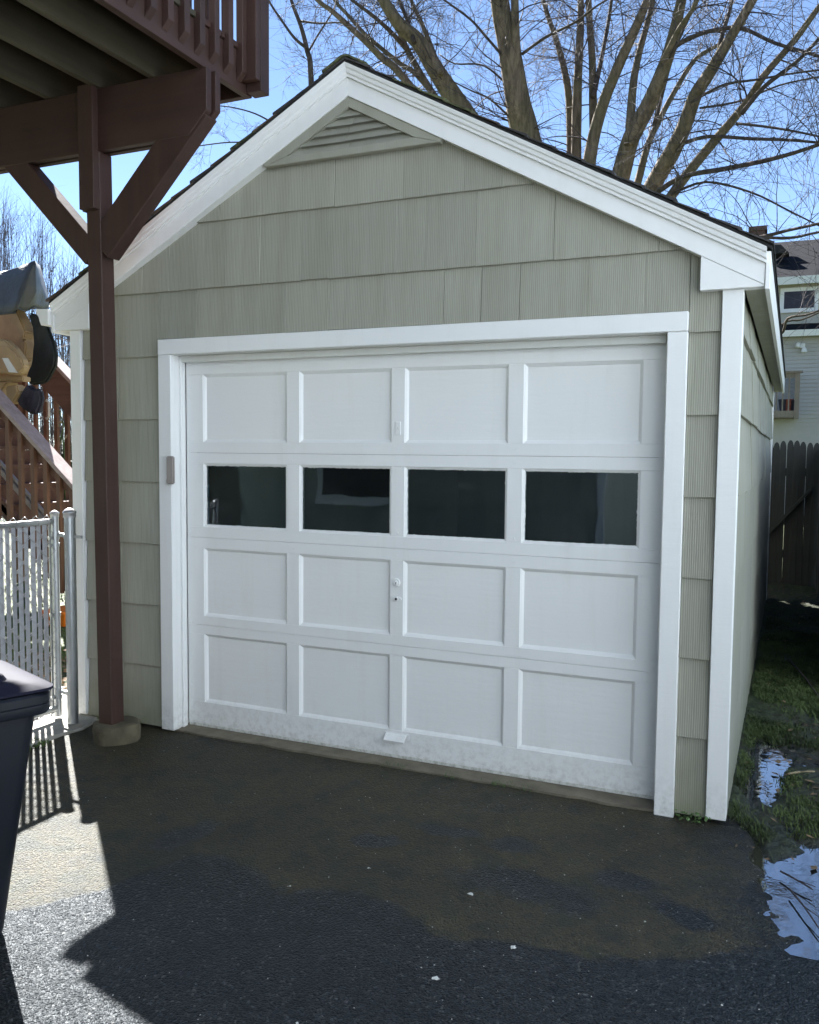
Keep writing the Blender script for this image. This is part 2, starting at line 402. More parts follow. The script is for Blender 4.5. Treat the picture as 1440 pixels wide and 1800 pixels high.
def soil_mat(name, green, brown, k=0.5, wet=False):
    m, t, b = nodes(name)
    v = coords(t); f = tnoise(t, v, 2.3, 6, 0.7); g = tnoise(t, v, 30, 5, 0.7)
    c = ramp(t, f, [(k-0.12, brown), (k+0.12, green)])
    c = mix(t, ramp(t, g, [(0.3, (0.5,)*3), (0.7, (0,0,0))]), c, tuple(x*0.4 for x in brown))
    if wet:
        sx = N(t, 'ShaderNodeSeparateXYZ'); t.links.new(v, sx.inputs[0])
        h = math_n(t, 'ADD', sx.outputs[2], math_n(t, 'MULTIPLY', math_n(t, 'SUBTRACT', g, 0.5), 0.012))
        w_ = ramp(t, math_n(t, 'MULTIPLY_ADD', h, 25.0, 0.5), [(0.35, (1,1,1)), (1.0, (0,0,0))])
        c = mix(t, math_n(t, 'MULTIPLY', w_, 0.75), c, (0.010, 0.009, 0.007))
        t.links.new(math_n(t, 'MULTIPLY_ADD', w_, -0.5, 0.8), b.inputs['Roughness'])
    else: b.inputs['Roughness'].default_value = 0.75
    t.links.new(c, b.inputs['Base Color'])
    bump(t, b, g, 0.9, 0.03)
soil_mat('yard_soil', (0.045, 0.065, 0.022), (0.05, 0.045, 0.03), 0.45, True); soil_mat('lawn_soil', (0.09, 0.12, 0.035), (0.10, 0.085, 0.05), 0.35)
def water_mat():
    m, t, b = nodes('water')
    b.inputs['Base Color'].default_value = (0.02, 0.022, 0.02, 1); b.inputs['Roughness'].default_value = 0.02
    b.inputs['IOR'].default_value = 1.33; b.inputs['Specular IOR Level'].default_value = 0.36; b.inputs['Specular Tint'].default_value = (0.8, 0.9, 1.0, 1)
    v = coords(t); bump(t, b, tnoise(t, v, 14, 3), 0.05, 0.01)
    b.inputs['Transmission Weight'].default_value = 0.35
water_mat()

# ================================================================== SETTING
def nz(x, y, s=1.0, z=0.0): return noise.noise(Vector((x*s, y*s, z)))
def sstep(a, b, x):
    t = max(0.0, min(1.0, (x-a)/(b-a))); return t*t*(3-2*t)

def grid(name, x0, x1, y0, y1, dx, dy, fz, mat, keep=None, attr=None):
    nx = max(1, round((x1-x0)/dx)); ny = max(1, round((y1-y0)/dy))
    vs_ = []; idx = {}; fs = []
    for j in range(ny+1):
        for i in range(nx+1):
            x = x0 + (x1-x0)*i/nx; y = y0 + (y1-y0)*j/ny
            idx[i, j] = len(vs_); vs_.append((x, y, fz(x, y)))
    for j in range(ny):
        for i in range(nx):
            cx = x0 + (x1-x0)*(i+.5)/nx; cy = y0 + (y1-y0)*(j+.5)/ny
            if keep is None or keep(cx, cy): fs.append((idx[i,j], idx[i+1,j], idx[i+1,j+1], idx[i,j+1]))
    me = bpy.data.meshes.new(name); me.from_pydata(vs_, [], fs); me.update()
    for p in me.polygons: p.use_smooth = True
    if attr:
        a = me.attributes.new(attr[0], 'FLOAT', 'POINT')
        for i, p in enumerate(vs_): a.data[i].value = attr[1](p[0], p[1])
    me.materials.append(M[mat]); o = bpy.data.objects.new(name, me); col.objects.link(o)
    return o

# ground reaching the horizon
g = MB(); g.v = [(-400,-400,-0.06),(400,-400,-0.06),(400,400,-0.06),(-400,400,-0.06)]; g.f = [[0,1,2,3]]
tag(g.build('ground', 'lawn_soil'), kind='structure')

# driveway
def drive_right(y): return 1.60 + 0.10*sstep(0.15, -0.25, y) + 0.42*sstep(-0.15, -1.3, y) + 0.25*sstep(-1.2, -2.5, y) + 0.03*nz(0.3, y, 3.0)
def drive_z(x, y):
    d = math.hypot((x-2.05)/0.42, (y+0.35)/0.75)
    return 0.0 - 0.022*sstep(1.15, 0.35, d) + 0.004*nz(x, y, 1.5) + 0.0015*nz(x, y, 9) + sstep(1.5, 1.0, d)*(0.007*nz(x, y, 6) + 0.006*nz(x, y, 17)) - 0.05*sstep(drive_right(y)-0.05, drive_right(y)+0.10, x)
SB = [(-3.0,-2.2),(-0.9,-1.82),(-0.58,-1.72),(-0.40,-1.47),(-0.27,-1.12),(-0.05,-1.2),(0.3,-1.22),(0.59,-1.19),(0.9,-1.22),(1.2,-1.16),(1.42,-1.12),(1.75,-0.95),(2.2,-0.7),(6,-0.5)]
def silt(x, y):
    wx = x + 0.13*nz(x, y, 2.6, 11) + 0.05*nz(x, y, 8, 12); wy = y + 0.10*nz(x, y, 3.1, 13) + 0.045*nz(x, y, 9, 14) + 0.02*nz(x, y, 22, 15)
    yy = -1
    for (a, ya), (b, yb) in zip(SB, SB[1:]):
        if a <= x <= b: yy = ya + (yb-ya)*(x-a)/(b-a)
    s = sstep(-0.06, 0.08, wy - yy)
    # bare dark patches inside the silted zone
    for cx, cy, rx, ry in ((-0.44,-1.0,0.12,0.15),(0.95,-0.86,0.34,0.13),(1.25,-0.66,0.16,0.10),(0.8,-0.55,0.13,0.09),(0.5,-0.52,0.15,0.08),(1.45,-0.8,0.13,0.09),(0.3,-0.75,0.1,0.08)):
        q = math.hypot((wx-cx)/rx, (wy-cy)/ry)
        s *= 1 - 0.8*sstep(1.45, 0.4, q)
    s *= 0.62 + 0.38*sstep(-0.15, -0.65, wy)         # cleaner strip beside the door
    s *= 1 - 0.6*sstep(1.25, 1.85, wx)
    s *= 1.05 + 0.4*nz(x, y, 1.7, 21)
    return max(0, s)
tag(grid('driveway', -1.80, 2.32, -2.6, 0.12, 0.02, 0.02, drive_z, 'asphalt', lambda x, y: x > -1.775 + 0.02*nz(1, y, 5), ('silt', silt)), kind='structure')
def far_z(x, y): return 0.0
tag(grid('driveway', -1.8, 3.2, -30, -2.6, 0.5, 0.5, far_z, 'asphalt', None, ('silt', lambda x, y: 0.15)), kind='structure')

# concrete threshold under the garage door
def sill_poly():
    pts = [(-1.30, 0.14), (1.28, 0.14)]
    n = 46
    for i in range(n+1):
        x = 1.28 - 2.58*i/n
        pts.append((x, 0.012 + 0.022*nz(x, 0, 6, 2) + 0.012*nz(x, 1, 22)))
    return pts
tag(MB().prism(sill_poly(), -0.05, lambda x, y: 0.022 if y > 0.1 else 0.010, 'z').build('threshold', 'concrete'), kind='structure')
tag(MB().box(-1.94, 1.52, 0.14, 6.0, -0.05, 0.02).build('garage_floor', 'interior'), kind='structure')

# concrete walk beneath the gate
wp = [(-3.2,-3.0),(-1.80,-3.0),(-1.79,-0.55),(-1.80,-0.38),(-1.755,-0.18),(-1.79,-0.05),(-1.82,0.0),(-1.965,0.01),(-2.0,0.02),(-2.02,0.35),(-3.2,0.35)]
tag(MB().prism(wp, -0.05, 0.014, 'z').build('concrete_walk', 'concrete_walk', bevel=0.006), kind='structure')

# side yard: lumpy wet soil, with standing water between the lumps
def yard_z(x, y):
    h = 0.010 + 0.022*nz(x, y, 2.6, 1) + 0.020*nz(x, y, 8, 2) + 0.016*nz(x, y, 22, 4) + 0.006*nz(x, y, 55, 6)
    h -= 0.026*sstep(0.14, 0.03, abs(x-1.685-0.05*nz(x, y, 4))) * sstep(0.1, 0.4, y) * sstep(1.5, 0.9, y)
    h -= 0.07*sstep(1.05, 0.55, math.hypot((x-2.10)/0.46, (y+0.42)/0.46))
    h += 0.012*sstep(1.2, 2.2, y) + 0.02*sstep(4.5, 6.5, y)
    h -= 0.06*sstep(0.03, -0.05, x - drive_right(y)) * sstep(0.10, 0.0, y)
    return h
def yard_keep(x, y): return not (x < 1.53 and y > 0.1)
tag(grid('side_yard', 1.50, 2.40, -1.2, 1.8, 0.012, 0.012, yard_z, 'yard_soil', yard_keep), kind='structure')
tag(grid('side_yard', 1.50, 2.40, 1.8, 7.6, 0.03, 0.04, yard_z, 'yard_soil', yard_keep), kind='structure')
tag(grid('side_yard', 2.40, 4.6, -3.0, 7.6, 0.05, 0.1, yard_z, 'yard_soil'), kind='structure')
w = MB(); w.v = [(1.57,-0.9,-0.0075),(3.2,-0.9,-0.0075),(3.2,1.45,-0.0075),(1.57,1.45,-0.0075)]; w.f = [[0,1,2,3]]
tag(w.build('puddle', 'water'), kind='structure')

# back lawn beyond the gate
tag(grid('back_lawn', -14, -2.0, 0.3, 16, 0.25, 0.25, lambda x, y: 0.0 + 0.02*nz(x, y, 1.3), 'lawn_soil', lambda x, y: not(x > -2.05 and y < 6.2)), kind='structure')

# ================================================================== GARAGE
X0, SL = -0.209, 0.54
GL, GR, GD = -1.9615, 1.5438, 6.03
ZR, ZB = 3.328, 3.187                       # top of rake trim and its lower edge at the ridge line
def rk(x, z0): return z0 - SL*abs(x - X0)
garage = thing('garage', (X0, 0, 0), 'detached one-car garage with olive grey shake siding and white overhead door', 'garage')
EXP = 0.3362
COURSE = [0.018] + [0.349 + EXP*i for i in range(9)]
DOX0, DOX1, DOZ = -1.275, 1.262, 2.035      # door opening

front = MB()
front.box(GL+0.02, DOX0-0.021, 0.022, 0.11, 0.02, DOZ+0.0185); front.box(DOX1+0.021, GR-0.02, 0.022, 0.11, 0.02, DOZ+0.0185)
front.prism([(GL+0.02, DOZ+0.0185), (GR-0.02, DOZ+0.0185), (GR-0.02, rk(GR, ZR-0.05)), (X0, ZR-0.05), (GL+0.02, rk(GL, ZR-0.05))], 0.022, 0.11)
front = front.build('front_wall', 'dark_gap', garage)

def clip(poly, a, b, c):        # keep a*x+b*z<=c
    out = []
    for i in range(len(poly)):
        p, q = poly[i], poly[(i+1) % len(poly)]
        fp = a*p[0]+b*p[1]-c; fq = a*q[0]+b*q[1]-c
        if fp <= 0: out.append(p)
        if fp*fq < 0:
            t = fp/(fp-fq); out.append((p[0]+(q[0]-p[0])*t, p[1]+(q[1]-p[1])*t))
    return out
def shake(x0, x1, zb, zt, j, parent, mat):
    skew = random.uniform(-0.0012, 0.0012)
    poly = [(x0, zb+j+skew), (x1, zb+j-skew), (x1, zt), (x0, zt)]
    top = ZB + 0.035
    poly = clip(poly, SL, 1, top + SL*X0); poly = clip(poly, -SL, 1, top - SL*X0)
    if len(poly) < 3: return
    pr = random.uniform(0.0, 0.0025)
    fy = lambda x, z: -0.002 - pr + 0.016*(z-zb)/(zt-zb)
    MB().prism(poly, fy, 0.0215).build('siding_shingle', mat, parent, bevel=0.0012)
rs = random.Random(11)
def run(x0, x1, zb, zt):
    x = x0; widths = []
    while x < x1 - 1e-4:
        w_ = rs.choice([0.15, 0.18, 0.2, 0.24, 0.3, 0.36])
        if x1 - (x + w_) < 0.08: w_ = x1 - x
        widths.append((x, min(x1, x+w_))); x += w_
    for a, b in widths:
        shake(a+0.0003, b-0.0004 - rs.choice([-0.0004, -0.0004, -0.0004, 0.0003, 0.0015]), zb, zt, rs.uniform(-0.0018, 0.0018), front, 'siding')
CB = 0.074
for i, zb in enumerate(COURSE):
    zt = COURSE[i+1] + 0.004 if i+1 < len(COURSE) else zb + EXP
    if zb < DOZ + 0.05 - 0.1:
        # beside the door; the course that spans the head of the opening is split round the casing
        shake(GL+CB+0.001, -1.640, zb, zt, 0.0, front, 'siding'); shake(-1.638, -1.357, zb, zt, 0.002, front, 'siding')
        shake(1.3425, GR-CB-0.001, zb, zt, 0.0, front, 'siding')
        if zt > 2.115: run(-1.355, 1.3405, 2.117, zt)
    elif zb < 2.115:
        shake(GL+CB+0.001, -1.640, zb, zt, 0, front, 'siding'); shake(-1.638, -1.357, zb, zt, 0, front, 'siding'); shake(1.3425, GR-CB-0.001, zb, zt, 0, front, 'siding')
        run(-1.355, 1.3405, 2.117, zt)
    else:
        run(GL+0.01+rs.uniform(0, .01), GR-0.012, zb, zt)

# side walls with lapped shingles, seen edge on from the camera
for sx, xw, nm in ((1, GR, 'right_wall'), (-1, GL, 'left_wall')):
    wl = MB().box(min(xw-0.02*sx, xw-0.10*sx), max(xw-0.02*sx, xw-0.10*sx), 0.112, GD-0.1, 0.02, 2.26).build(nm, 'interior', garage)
    for i, zb in enumerate(COURSE[:7]):
        zt = min(COURSE[i+1]+0.004, 2.26)
        y = 0.062
        while y < GD - 0.02:
            wd = rs.uniform(0.5, 0.75) if sx > 0 else 1.2
            y1 = min(GD, y+wd); pr = rs.uniform(0, 0.007 if i >= 4 else 0.0015)
            zj = rs.uniform(-0.006, 0.006)
            fx = lambda a, b, pr=pr, zb=zb, zt=zt: xw + sx*(0.004 + pr - (0.018 if zb > 1.2 else 0.005)*(b-zb)/(zt-zb))
            MB().prism([(y+0.0005, zb+zj), (y1-0.0005, zb+zj+rs.uniform(-.004,.004)), (y1-0.0005, zt), (y+0.0005, zt)], fx, xw-0.0195*sx, 'x').build('siding_shingle', 'siding_side', wl)
            y = y1
back = MB().prism([(GL+0.02,0.02),(GR-0.02,0.02),(GR-0.02,rk(GR,ZR-.05)),(X0,ZR-.05),(GL+0.02,rk(GL,ZR-.05))], GD-0.08, GD)
back.build('back_wall', 'siding_side', garage)

# corner boards (two boards at each front corner)
def corner(xa, xb, xs0, xs1):
    MB().prism([(xa,0.022),(xb,0.022),(xb,2.19),(xa,2.19)], -0.016, 0.0215).build('corner_board', 'white', garage, bevel=0.002)
    MB().box(xs0, xs1, 0.0225, 0.060, 0.03, 2.19).build('corner_board', 'white', garage, bevel=0.002)
corner(GR-CB, GR+0.006, GR-0.016, GR+0.006); corner(GL-0.004, GL+0.070, GL-0.004, GL+0.016)
MB().box(GR-0.012, GR+0.010, GD-0.07, GD+0.006, 0.03, 2.19).build('corner_board', 'white', garage, bevel=0.002)

# door casing, jambs, stops
MB().box(-1.3560, DOX0+0.002, -0.014, 0.0215, 0.012, DOZ-0.001).build('door_casing', 'white', garage, bevel=0.003)
MB().box(DOX1-0.002, 1.3415, -0.014, 0.0215, -0.012, DOZ-0.001).build('door_casing', 'white', garage, bevel=0.003)
MB().box(-1.3560, 1.3415, -0.0155, 0.0215, DOZ, 2.115).build('door_casing', 'white', garage, bevel=0.003)
MB().box(DOX0-0.02, DOX0+0.0, 0.0222, 0.16, 0.01, DOZ+0.01).build('door_jamb', 'white', garage, bevel=0.001)
MB().box(DOX1, DOX1+0.02, 0.0222, 0.16, 0.01, DOZ+0.01).build('door_jamb', 'white', garage, bevel=0.001)
MB().box(DOX0, DOX1, 0.0222, 0.16, DOZ-0.002, DOZ+0.018).build('door_jamb', 'white_old', garage, bevel=0.001)
MB().box(DOX0+0.0003, DOX0+0.014, 0.058, 0.094, 0.012, DOZ-0.003).build('door_stop', 'white', garage, bevel=0.002)
MB().box(DOX1-0.014, DOX1-0.0003, 0.058, 0.094, 0.03, DOZ-0.003).build('door_stop', 'white', garage, bevel=0.002)
MB().box(DOX0+0.015, DOX1-0.015, 0.056, 0.094, 2.000, DOZ-0.0025).build('door_stop', 'white_old', garage, bevel=0.002)

# overhead door: four hinged sections of rails, stiles, recessed panels and glazed lights
COLS = [(-1.15,-0.629),(-0.554,-0.038),(0.033,0.55),(0.6225,1.15)]
ROWS = [(1.577,1.936),(1.121,1.462),(0.635,1.005),(0.159,0.534)]
SEAM = [2.03, 1.519, 1.063, 0.584, 0.034]
DX0, DX1, DY = -1.259, 1.247, 0.0975
door = MB().box(DX0, DX1, DY+0.030, DY+0.034, 2.028, 2.06).box(DX0, DX0+0.03, DY+0.0445, DY+0.05, 0.05, 2.02).box(DX1-0.03, DX1, DY+0.0445, DY+0.05, 0.05, 2.02)
door = door.build('garage_door', 'white_old', garage)
for r in range(4):
    zt, zb = SEAM[r]-0.0006, SEAM[r+1]+0.0006
    b0, t0 = ROWS[r]
    off = [0, 0.0008, -0.0006, 0.0005][r]
    y0, y1 = DY+off, DY+off+0.044
    MB().box(DX0, DX1, y0, y1, t0, zt).build('rail', 'white', door, bevel=0.0012)
    MB().box(DX0, DX1, y0, y1, zb, b0).build('rail', 'white', door, bevel=0.0012)
    xs = [DX0] + [q for c in COLS for q in c] + [DX1]
    for k in range(5):
        MB().box(xs[2*k], xs[2*k+1], y0+0.0004, y1, b0+0.0003, t0-0.0003).build('stile', 'white', door, bevel=0.001)
    for (a, b) in COLS:
        if r != 1:
            p = MB(); s = 0.015; rec = 0.016
            o_ = [(a,b0),(b,b0),(b,t0),(a,t0)]; i_ = [(a+s,b0+s),(b-s,b0+s),(b-s,t0-s),(a+s,t0-s)]; m_ = [(a+s*.45,b0+s*.45),(b-s*.45,b0+s*.45),(b-s*.45,t0-s*.45),(a+s*.45,t0-s*.45)]
            rings = [[(x, y0+0.030, z) for x, z in o_], [(x, y0+0.003, z) for x, z in o_], [(x, y0+0.0075, z) for x, z in m_], [(x, y0+rec, z) for x, z in i_]]
            p.loft(rings).build('panel', 'white', door)
        else:
            s = 0.011
            fr_ = MB(); o_ = [(a,b0),(b,b0),(b,t0),(a,t0)]; i_ = [(a+s,b0+s),(b-s,b0+s),(b-s,t0-s),(a+s,t0-s)]
            rings = [[(x, y0+0.034, z) for x, z in i_], [(x, y0+0.034, z) for x, z in o_], [(x, y0+0.004, z) for x, z in o_], [(x, y0+0.010, z) for x, z in i_], [(x, y0+0.034, z) for x, z in i_]]
            fr_.loft(rings, cap=False).build('glazing_bead', 'putty', door)
            MB().box(a+0.004, b-0.004, y0+0.016, y0+0.019, b0+0.004, t0-0.004).build('pane', 'pane', door)
MB().box(DX0, DX1, DY+0.004, DY+0.04, 0.018, 0.0335).build('bottom_strip', 'white_old', door, bevel=0.002)
# lock, escutcheon, old plate and lift handle
def disc(cx, cz, rx, rz, y0, y1, name, mat, parent, n=20, bev=0.002):
    return MB().prism([(cx+rx*math.cos(2*math.pi*k/n), cz+rz*math.sin(2*math.pi*k/n)) for k in range(n)], y0, y1).build(name, mat, parent, bevel=bev, smooth=False)
disc(-0.002, 0.896, 0.019, 0.021, DY-0.006, DY+0.001, 'lock_rose', 'white', door); disc(-0.003, 0.893, 0.011, 0.012, DY-0.011, DY-0.004, 'lock_cylinder', 'white', door)
MB().box(-0.0045, -0.0015, DY-0.0116, DY-0.0108, 0.888, 0.898).build('keyhole', 'black_hole', door)
disc(-0.002, 0.815, 0.028, 0.013, DY-0.005, DY+0.001, 'handle_plate', 'white', door, 24); disc(-0.002, 0.8155, 0.012, 0.011, DY-0.009, DY-0.004, 'handle_boss', 'white', door)
disc(-0.002, 0.8155, 0.006, 0.0065, DY-0.0098, DY-0.0088, 'spindle_hole', 'black_hole', door, 14, 0)
MB().box(-0.014, 0.012, DY-0.004, DY+0.001, 1.615, 1.678).build('old_plate', 'white', door, bevel=0.0015)
disc(-0.001, 1.647, 0.004, 0.006, DY-0.0052, DY-0.004, 'plate_screw', 'white_old', door, 10, 0)
MB().box(-0.062, 0.072, DY-0.003, DY+0.001, 0.118, 0.146).build('lift_handle_plate', 'white', door, bevel=0.001)
lh = MB(); lh.loft([[(x, DY-0.002, 0.144),(x, DY-0.010, 0.140),(x, DY-0.038, 0.116),(x, DY-0.036, 0.108),(x, DY-0.030,0.112),(x, DY-0.002,0.136)] for x in (-0.052, 0.058)])
lh.build('lift_handle', 'white', door, bevel=0.001)
for zz in (1.86, 1.80, 1.10, 0.60, 0.25):
    for xx in (DX0+0.02, DX1-0.022):
        disc(xx, zz + rs.uniform(-.02,.02), 0.005, 0.005, DY-0.003, DY+0.001, 'bolt_head', 'white', door, 10, 0.001)
for k in range(3):
    xx = (COLS[k][1]+COLS[k+1][0])/2
    for zz in (1.55, 1.485, 1.14, 1.03):
        disc(xx + rs.uniform(-.004,.004), zz, 0.0045, 0.0045, DY-0.0022, DY+0.001, 'bolt_head', 'white', door, 10, 0.001)

# keypad box on the casing
kb = MB().box(-1.292, -1.243, -0.036, -0.0165, 1.352, 1.500).build('keypad_box', 'keypad', garage, bevel=0.006, seg=2)
MB().box(-1.288, -1.247, -0.0385, -0.0358, 1.358, 1.38).build('keypad_flap', 'keypad', kb, bevel=0.001)

# rake trim: flat boards, stepped crown moulding, boxed eave returns
YF = -0.045
def rake(sgn, xe):
    lo = [(X0, ZB), (X0, ZR-0.055), (xe, rk(xe, ZR-0.055)), (xe, rk(xe, ZB))]
    if sgn < 0: lo = lo[::-1]
    MB().prism(lo, YF, 0.0213).build('rake_board', 'white', garage, bevel=0.0015)
    prof = [(0.0, -0.0), (YF-0.002, -0.060), (YF-0.013, -0.058), (YF-0.014, -0.046), (YF-0.020, -0.040), (YF-0.022, -0.030), (YF-0.023, -0.024), (YF-0.028, -0.018), (YF-0.031, -0.006), (YF-0.032, 0.0)]
    prof[0] = (YF-0.002, 0.0)
    MB().loft([[(X0 + 0.0004*sgn, y, ZR+dz) for y, dz in prof], [(xe+0.004*sgn, y, rk(xe+0.004*sgn, ZR)+dz) for y, dz in prof]]).build('crown_moulding', 'white', garage)
rake(1, 1.626); rake(-1, 2*X0-1.626)
ret = [(1.385, 2.19), (1.626, 2.19), (1.626, rk(1.626, ZB)), (1.385, rk(1.385, ZB))]
MB().prism(ret, YF+0.003, 0.0212).build('eave_return', 'white', garage, bevel=0.0015)
MB().prism([(2*X0-x, z) for x, z in ret][::-1], YF+0.003, 0.0212).build('eave_return', 'white', garage, bevel=0.0015)
XEL = 2*X0-1.626
MB().box(1.5515, 1.6265, 0.0216, GD+0.12, 2.192, 2.204).build('soffit', 'siding_side', garage); MB().box(XEL, GL-0.005, 0.0216, GD+0.12, 2.192, 2.204).build('soffit', 'white_old', garage)
MB().box(1.6270, 1.645, -0.050, GD+0.13, 2.178, rk(1.645, ZR)-0.004).build('fascia', 'white', garage, bevel=0.002)
MB().box(XEL-0.019, XEL-0.0005, -0.052, GD+0.13, 2.178, rk(1.645, ZR)-0.004).build('fascia', 'white', garage, bevel=0.002)
# gutter on the left eave
gx = XEL - 0.0195; gz = 2.195
gp = [(gx,gz+.115),(gx,gz),(gx-.07,gz),(gx-.085,gz+.03),(gx-.095,gz+.062),(gx-.117,gz+.085),(gx-.122,gz+.112),(gx-.110,gz+.118),(gx-.106,gz+.108),(gx-.112,gz+.088),(gx-.090,gz+.066),(gx-.080,gz+.034),(gx-.066,gz+.005),(gx-.004,gz+.005),(gx-.004,gz+.115)]
gp = [(gx + (a-gx)*0.72, gz + 0.025 + (b-gz)*0.76) for a, b in gp]
gut = MB().prism(gp, -0.072, GD+0.1).build('gutter', 'white', garage)
MB().prism(gp[:8], -0.0755, -0.0725).build('gutter_end_cap', 'white', gut)

# roof: deck on each slope, rake-edge shingle ends one by one, field shingles as one part
rl = random.Random(5)
for sgn in (1, -1):
    xe = 1.650 if sgn > 0 else 2*X0 - 1.640
    pf = [(X0, ZR+0.001), (xe, rk(xe, ZR+0.001)), (xe, rk(xe, ZR+0.013)), (X0, ZR+0.013)]
    dk = MB().prism(pf if sgn > 0 else pf[::-1], -0.074, GD+0.15).build('roof_deck', 'dark_gap', garage)
    L = abs(xe - X0); n = 15
    ca = math.cos(math.atan(SL))
    field = MB()
    for i in range(n):
        a = L*i/n; b = L*(i+1.10)/n; b = min(b, L+0.006)
        def tab(y0, y1, mb, jit):
            x1, x2 = X0+sgn*a, X0+sgn*b
            z1, z2 = rk(x1, ZR+0.0135), rk(x2, ZR+0.0185)
            th = 0.007 + jit
            mb.loft([[(x1,y0,z1),(x2,y0,z2),(x2,y0,z2+th),(x1,y0,z1+0.004)],[(x1,y1,z1),(x2,y1,z2),(x2,y1,z2+th),(x1,y1,z1+0.004)]])
        y = -0.080 - rl.uniform(0, 0.010); w0 = rl.uniform(0.18, 0.33); m_ = MB(); tab(y, y+w0, m_, rl.uniform(0, .006))
        mt = rl.choice(['roof_shingle','roof_shingle','roof_moss','roof_brown']) if (sgn > 0 and i < 6) or sgn < 0 else 'roof_shingle'
        m_.build('roof_shingle', mt, dk)
        y = y + w0 + 0.004
        while y < GD+0.14:
            y2 = min(y+0.328, GD+0.16); tab(y, y2-0.004, field, rl.uniform(0, .003)); y = y2
    tag(field.build('field_shingles', 'roof_shingle', dk), kind='stuff')
cap = MB()
y = -0.084
while y < GD+0.15:
    c_ = MB(); y2 = y+0.17
    zt = ZR+0.010; o1 = rl.uniform(0, .006)
    c_.loft([[(X0-0.115, yy, zt-0.058+dz),(X0-0.015, yy, zt-0.003+dz),(X0+0.015,yy,zt-0.003+dz),(X0+0.115,yy,zt-0.058+dz),(X0+0.117,yy,zt-0.048+dz),(X0+0.016,yy,zt+0.006+dz),(X0-0.016,yy,zt+0.006+dz),(X0-0.117,yy,zt-0.048+dz)] for yy, dz in ((y, 0.008+o1), (y2+0.03, 0.0))])
    c_.build('ridge_cap', 'roof_moss' if y < 0.5 else 'roof_shingle', dk); y = y2
# gable louvre vent
va = (X0, 3.175); vw = 0.462; vz = 2.920
vent = MB()
hb = vw; 
tri_o = [(X0-hb, vz), (X0+hb, vz), (X0+hb+0.012, vz+0.024), (X0, vz+0.024+SL*(hb+0.012)), (X0-hb-0.012, vz+0.024)]
def tri_in(base, half): return [(X0-half, base), (X0+half, base), (X0, base+SL*half)]
bi, hi_ = 2.956, 0.338
vent = MB().prism(tri_o, -0.0065, -0.0035).build('gable_vent', 'siding_side', garage)
yv0, yv1 = -0.037, -0.0068
MB().prism([(X0-hb, vz), (X0+hb, vz), (X0+hi_, bi), (X0-hi_, bi)], yv0, yv1).build('frame_board', 'siding_side', vent, bevel=0.002)
top_o = vz+0.024+SL*(hb+0.012); top_i = bi+SL*hi_
for s in (1, -1):
    p = [(X0+s*hb, vz), (X0+s*(hb+0.012), vz+0.024), (X0, top_o), (X0, top_i), (X0+s*hi_, bi)]
    MB().prism(p if s < 0 else p[::-1], yv0-0.0005, yv1).build('frame_board', 'siding_side', vent, bevel=0.002)
nsl = 5; hs = (top_i-bi)/nsl
for i in range(nsl):
    z0 = bi + hs*i - 0.004; z1 = z0 + hs*1.02
    h0 = (top_i - max(z0, bi))/SL; h1 = max(0.002, (top_i - min(z1, top_i-0.001))/SL)
    tw = rs.uniform(-0.004, 0.004)
    def bar(xa, xb, xc, xd, sag):
        m_ = MB()
        m_.loft([[(xa, -0.034+tw, z0+sag),(xa,-0.030+tw,z0+0.004+sag),(xd,-0.0067,z1),(xd,-0.010,z1)],[(xb,-0.034-tw,z0-sag),(xb,-0.030-tw,z0+0.004-sag),(xc,-0.0067,z1),(xc,-0.010,z1)]])
        m_.build('slat', 'siding_side', vent)
    if i in (0, 1, 2, 3):
        xm = X0 + [0.0, -0.02, 0.0, 0.02, 0][i]
        bar(X0-h0, xm-0.001, xm-0.001, X0-h1, 0.002*(i % 2)); bar(xm+0.001, X0+h0, X0+h1, xm+0.001, -0.003*((i+1) % 2))
    else: bar(X0-h0, X0+h0, X0+h1, X0-h1, 0)

# ================================================================== DECK
deck = thing('deck', (-1.51, -0.23, 0.0), 'raised reddish-brown wooden deck on a post, overhead at left', 'deck')
PX, PY = -1.512, -0.225
PT = PX - 0.032
MB().loft([[(cx+a*0.046, PY+b*0.046, z) for a, b in ((-1,-1),(1,-1),(1,1),(-1,1))] for cx, z in ((PX, 0.085), (PT, 3.03))]).build('post', 'stain_z', deck, bevel=0.004)
MB().box(PT-0.066, PT-0.047, PY-0.05, PY+0.03, 2.74, 3.34).build('post_cleat', 'stain_z', deck, bevel=0.002)
MB().box(PT-0.05, PT+0.045, PY-0.087, PY-0.0475, 2.74, 3.345).build('post_cleat', 'stain_z', deck, bevel=0.002)
BX0, BX1 = -8.0, -0.838
def bp_(e): return [(BX0, 3.031), (-0.945, 3.031), (e, 3.031+(e+0.945)), (e, 3.334), (BX0, 3.334)]
MB().prism(bp_(BX1), -0.272, -0.232).build('beam', 'stain_x', deck, bevel=0.003)
MB().prism(bp_(BX1+0.012), -0.216, -0.178).build('beam', 'stain_x', deck, bevel=0.003)
def brace(p0, p1, wd): MB().beam(p0, p1, 0.04, wd, (0, 1, 0)).build('brace', 'stain_z', deck, bevel=0.002)
b = MB(); b.beam((PX+0.0, -0.225, 2.555), (-0.90, -0.225, 3.167), 0.16, 0.086, (0,1,0)).build('brace', 'stain_z', deck, bevel=0.003)
b = MB(); b.beam((PX-0.05, -0.225, 2.52), (PX-0.64, -0.225, 3.11), 0.12, 0.086, (0,1,0)).build('brace', 'stain_z', deck, bevel=0.003)
for xp in (-4.4, -7.4):
    MB().box(xp-0.045, xp+0.045, PY-0.045, PY+0.045, 0.0, 3.03).build('post', 'stain_z', deck, bevel=0.004)
DKY0, DKY1, ZJ0, ZJ1 = -5.15, 0.125, 3.3355, 3.520
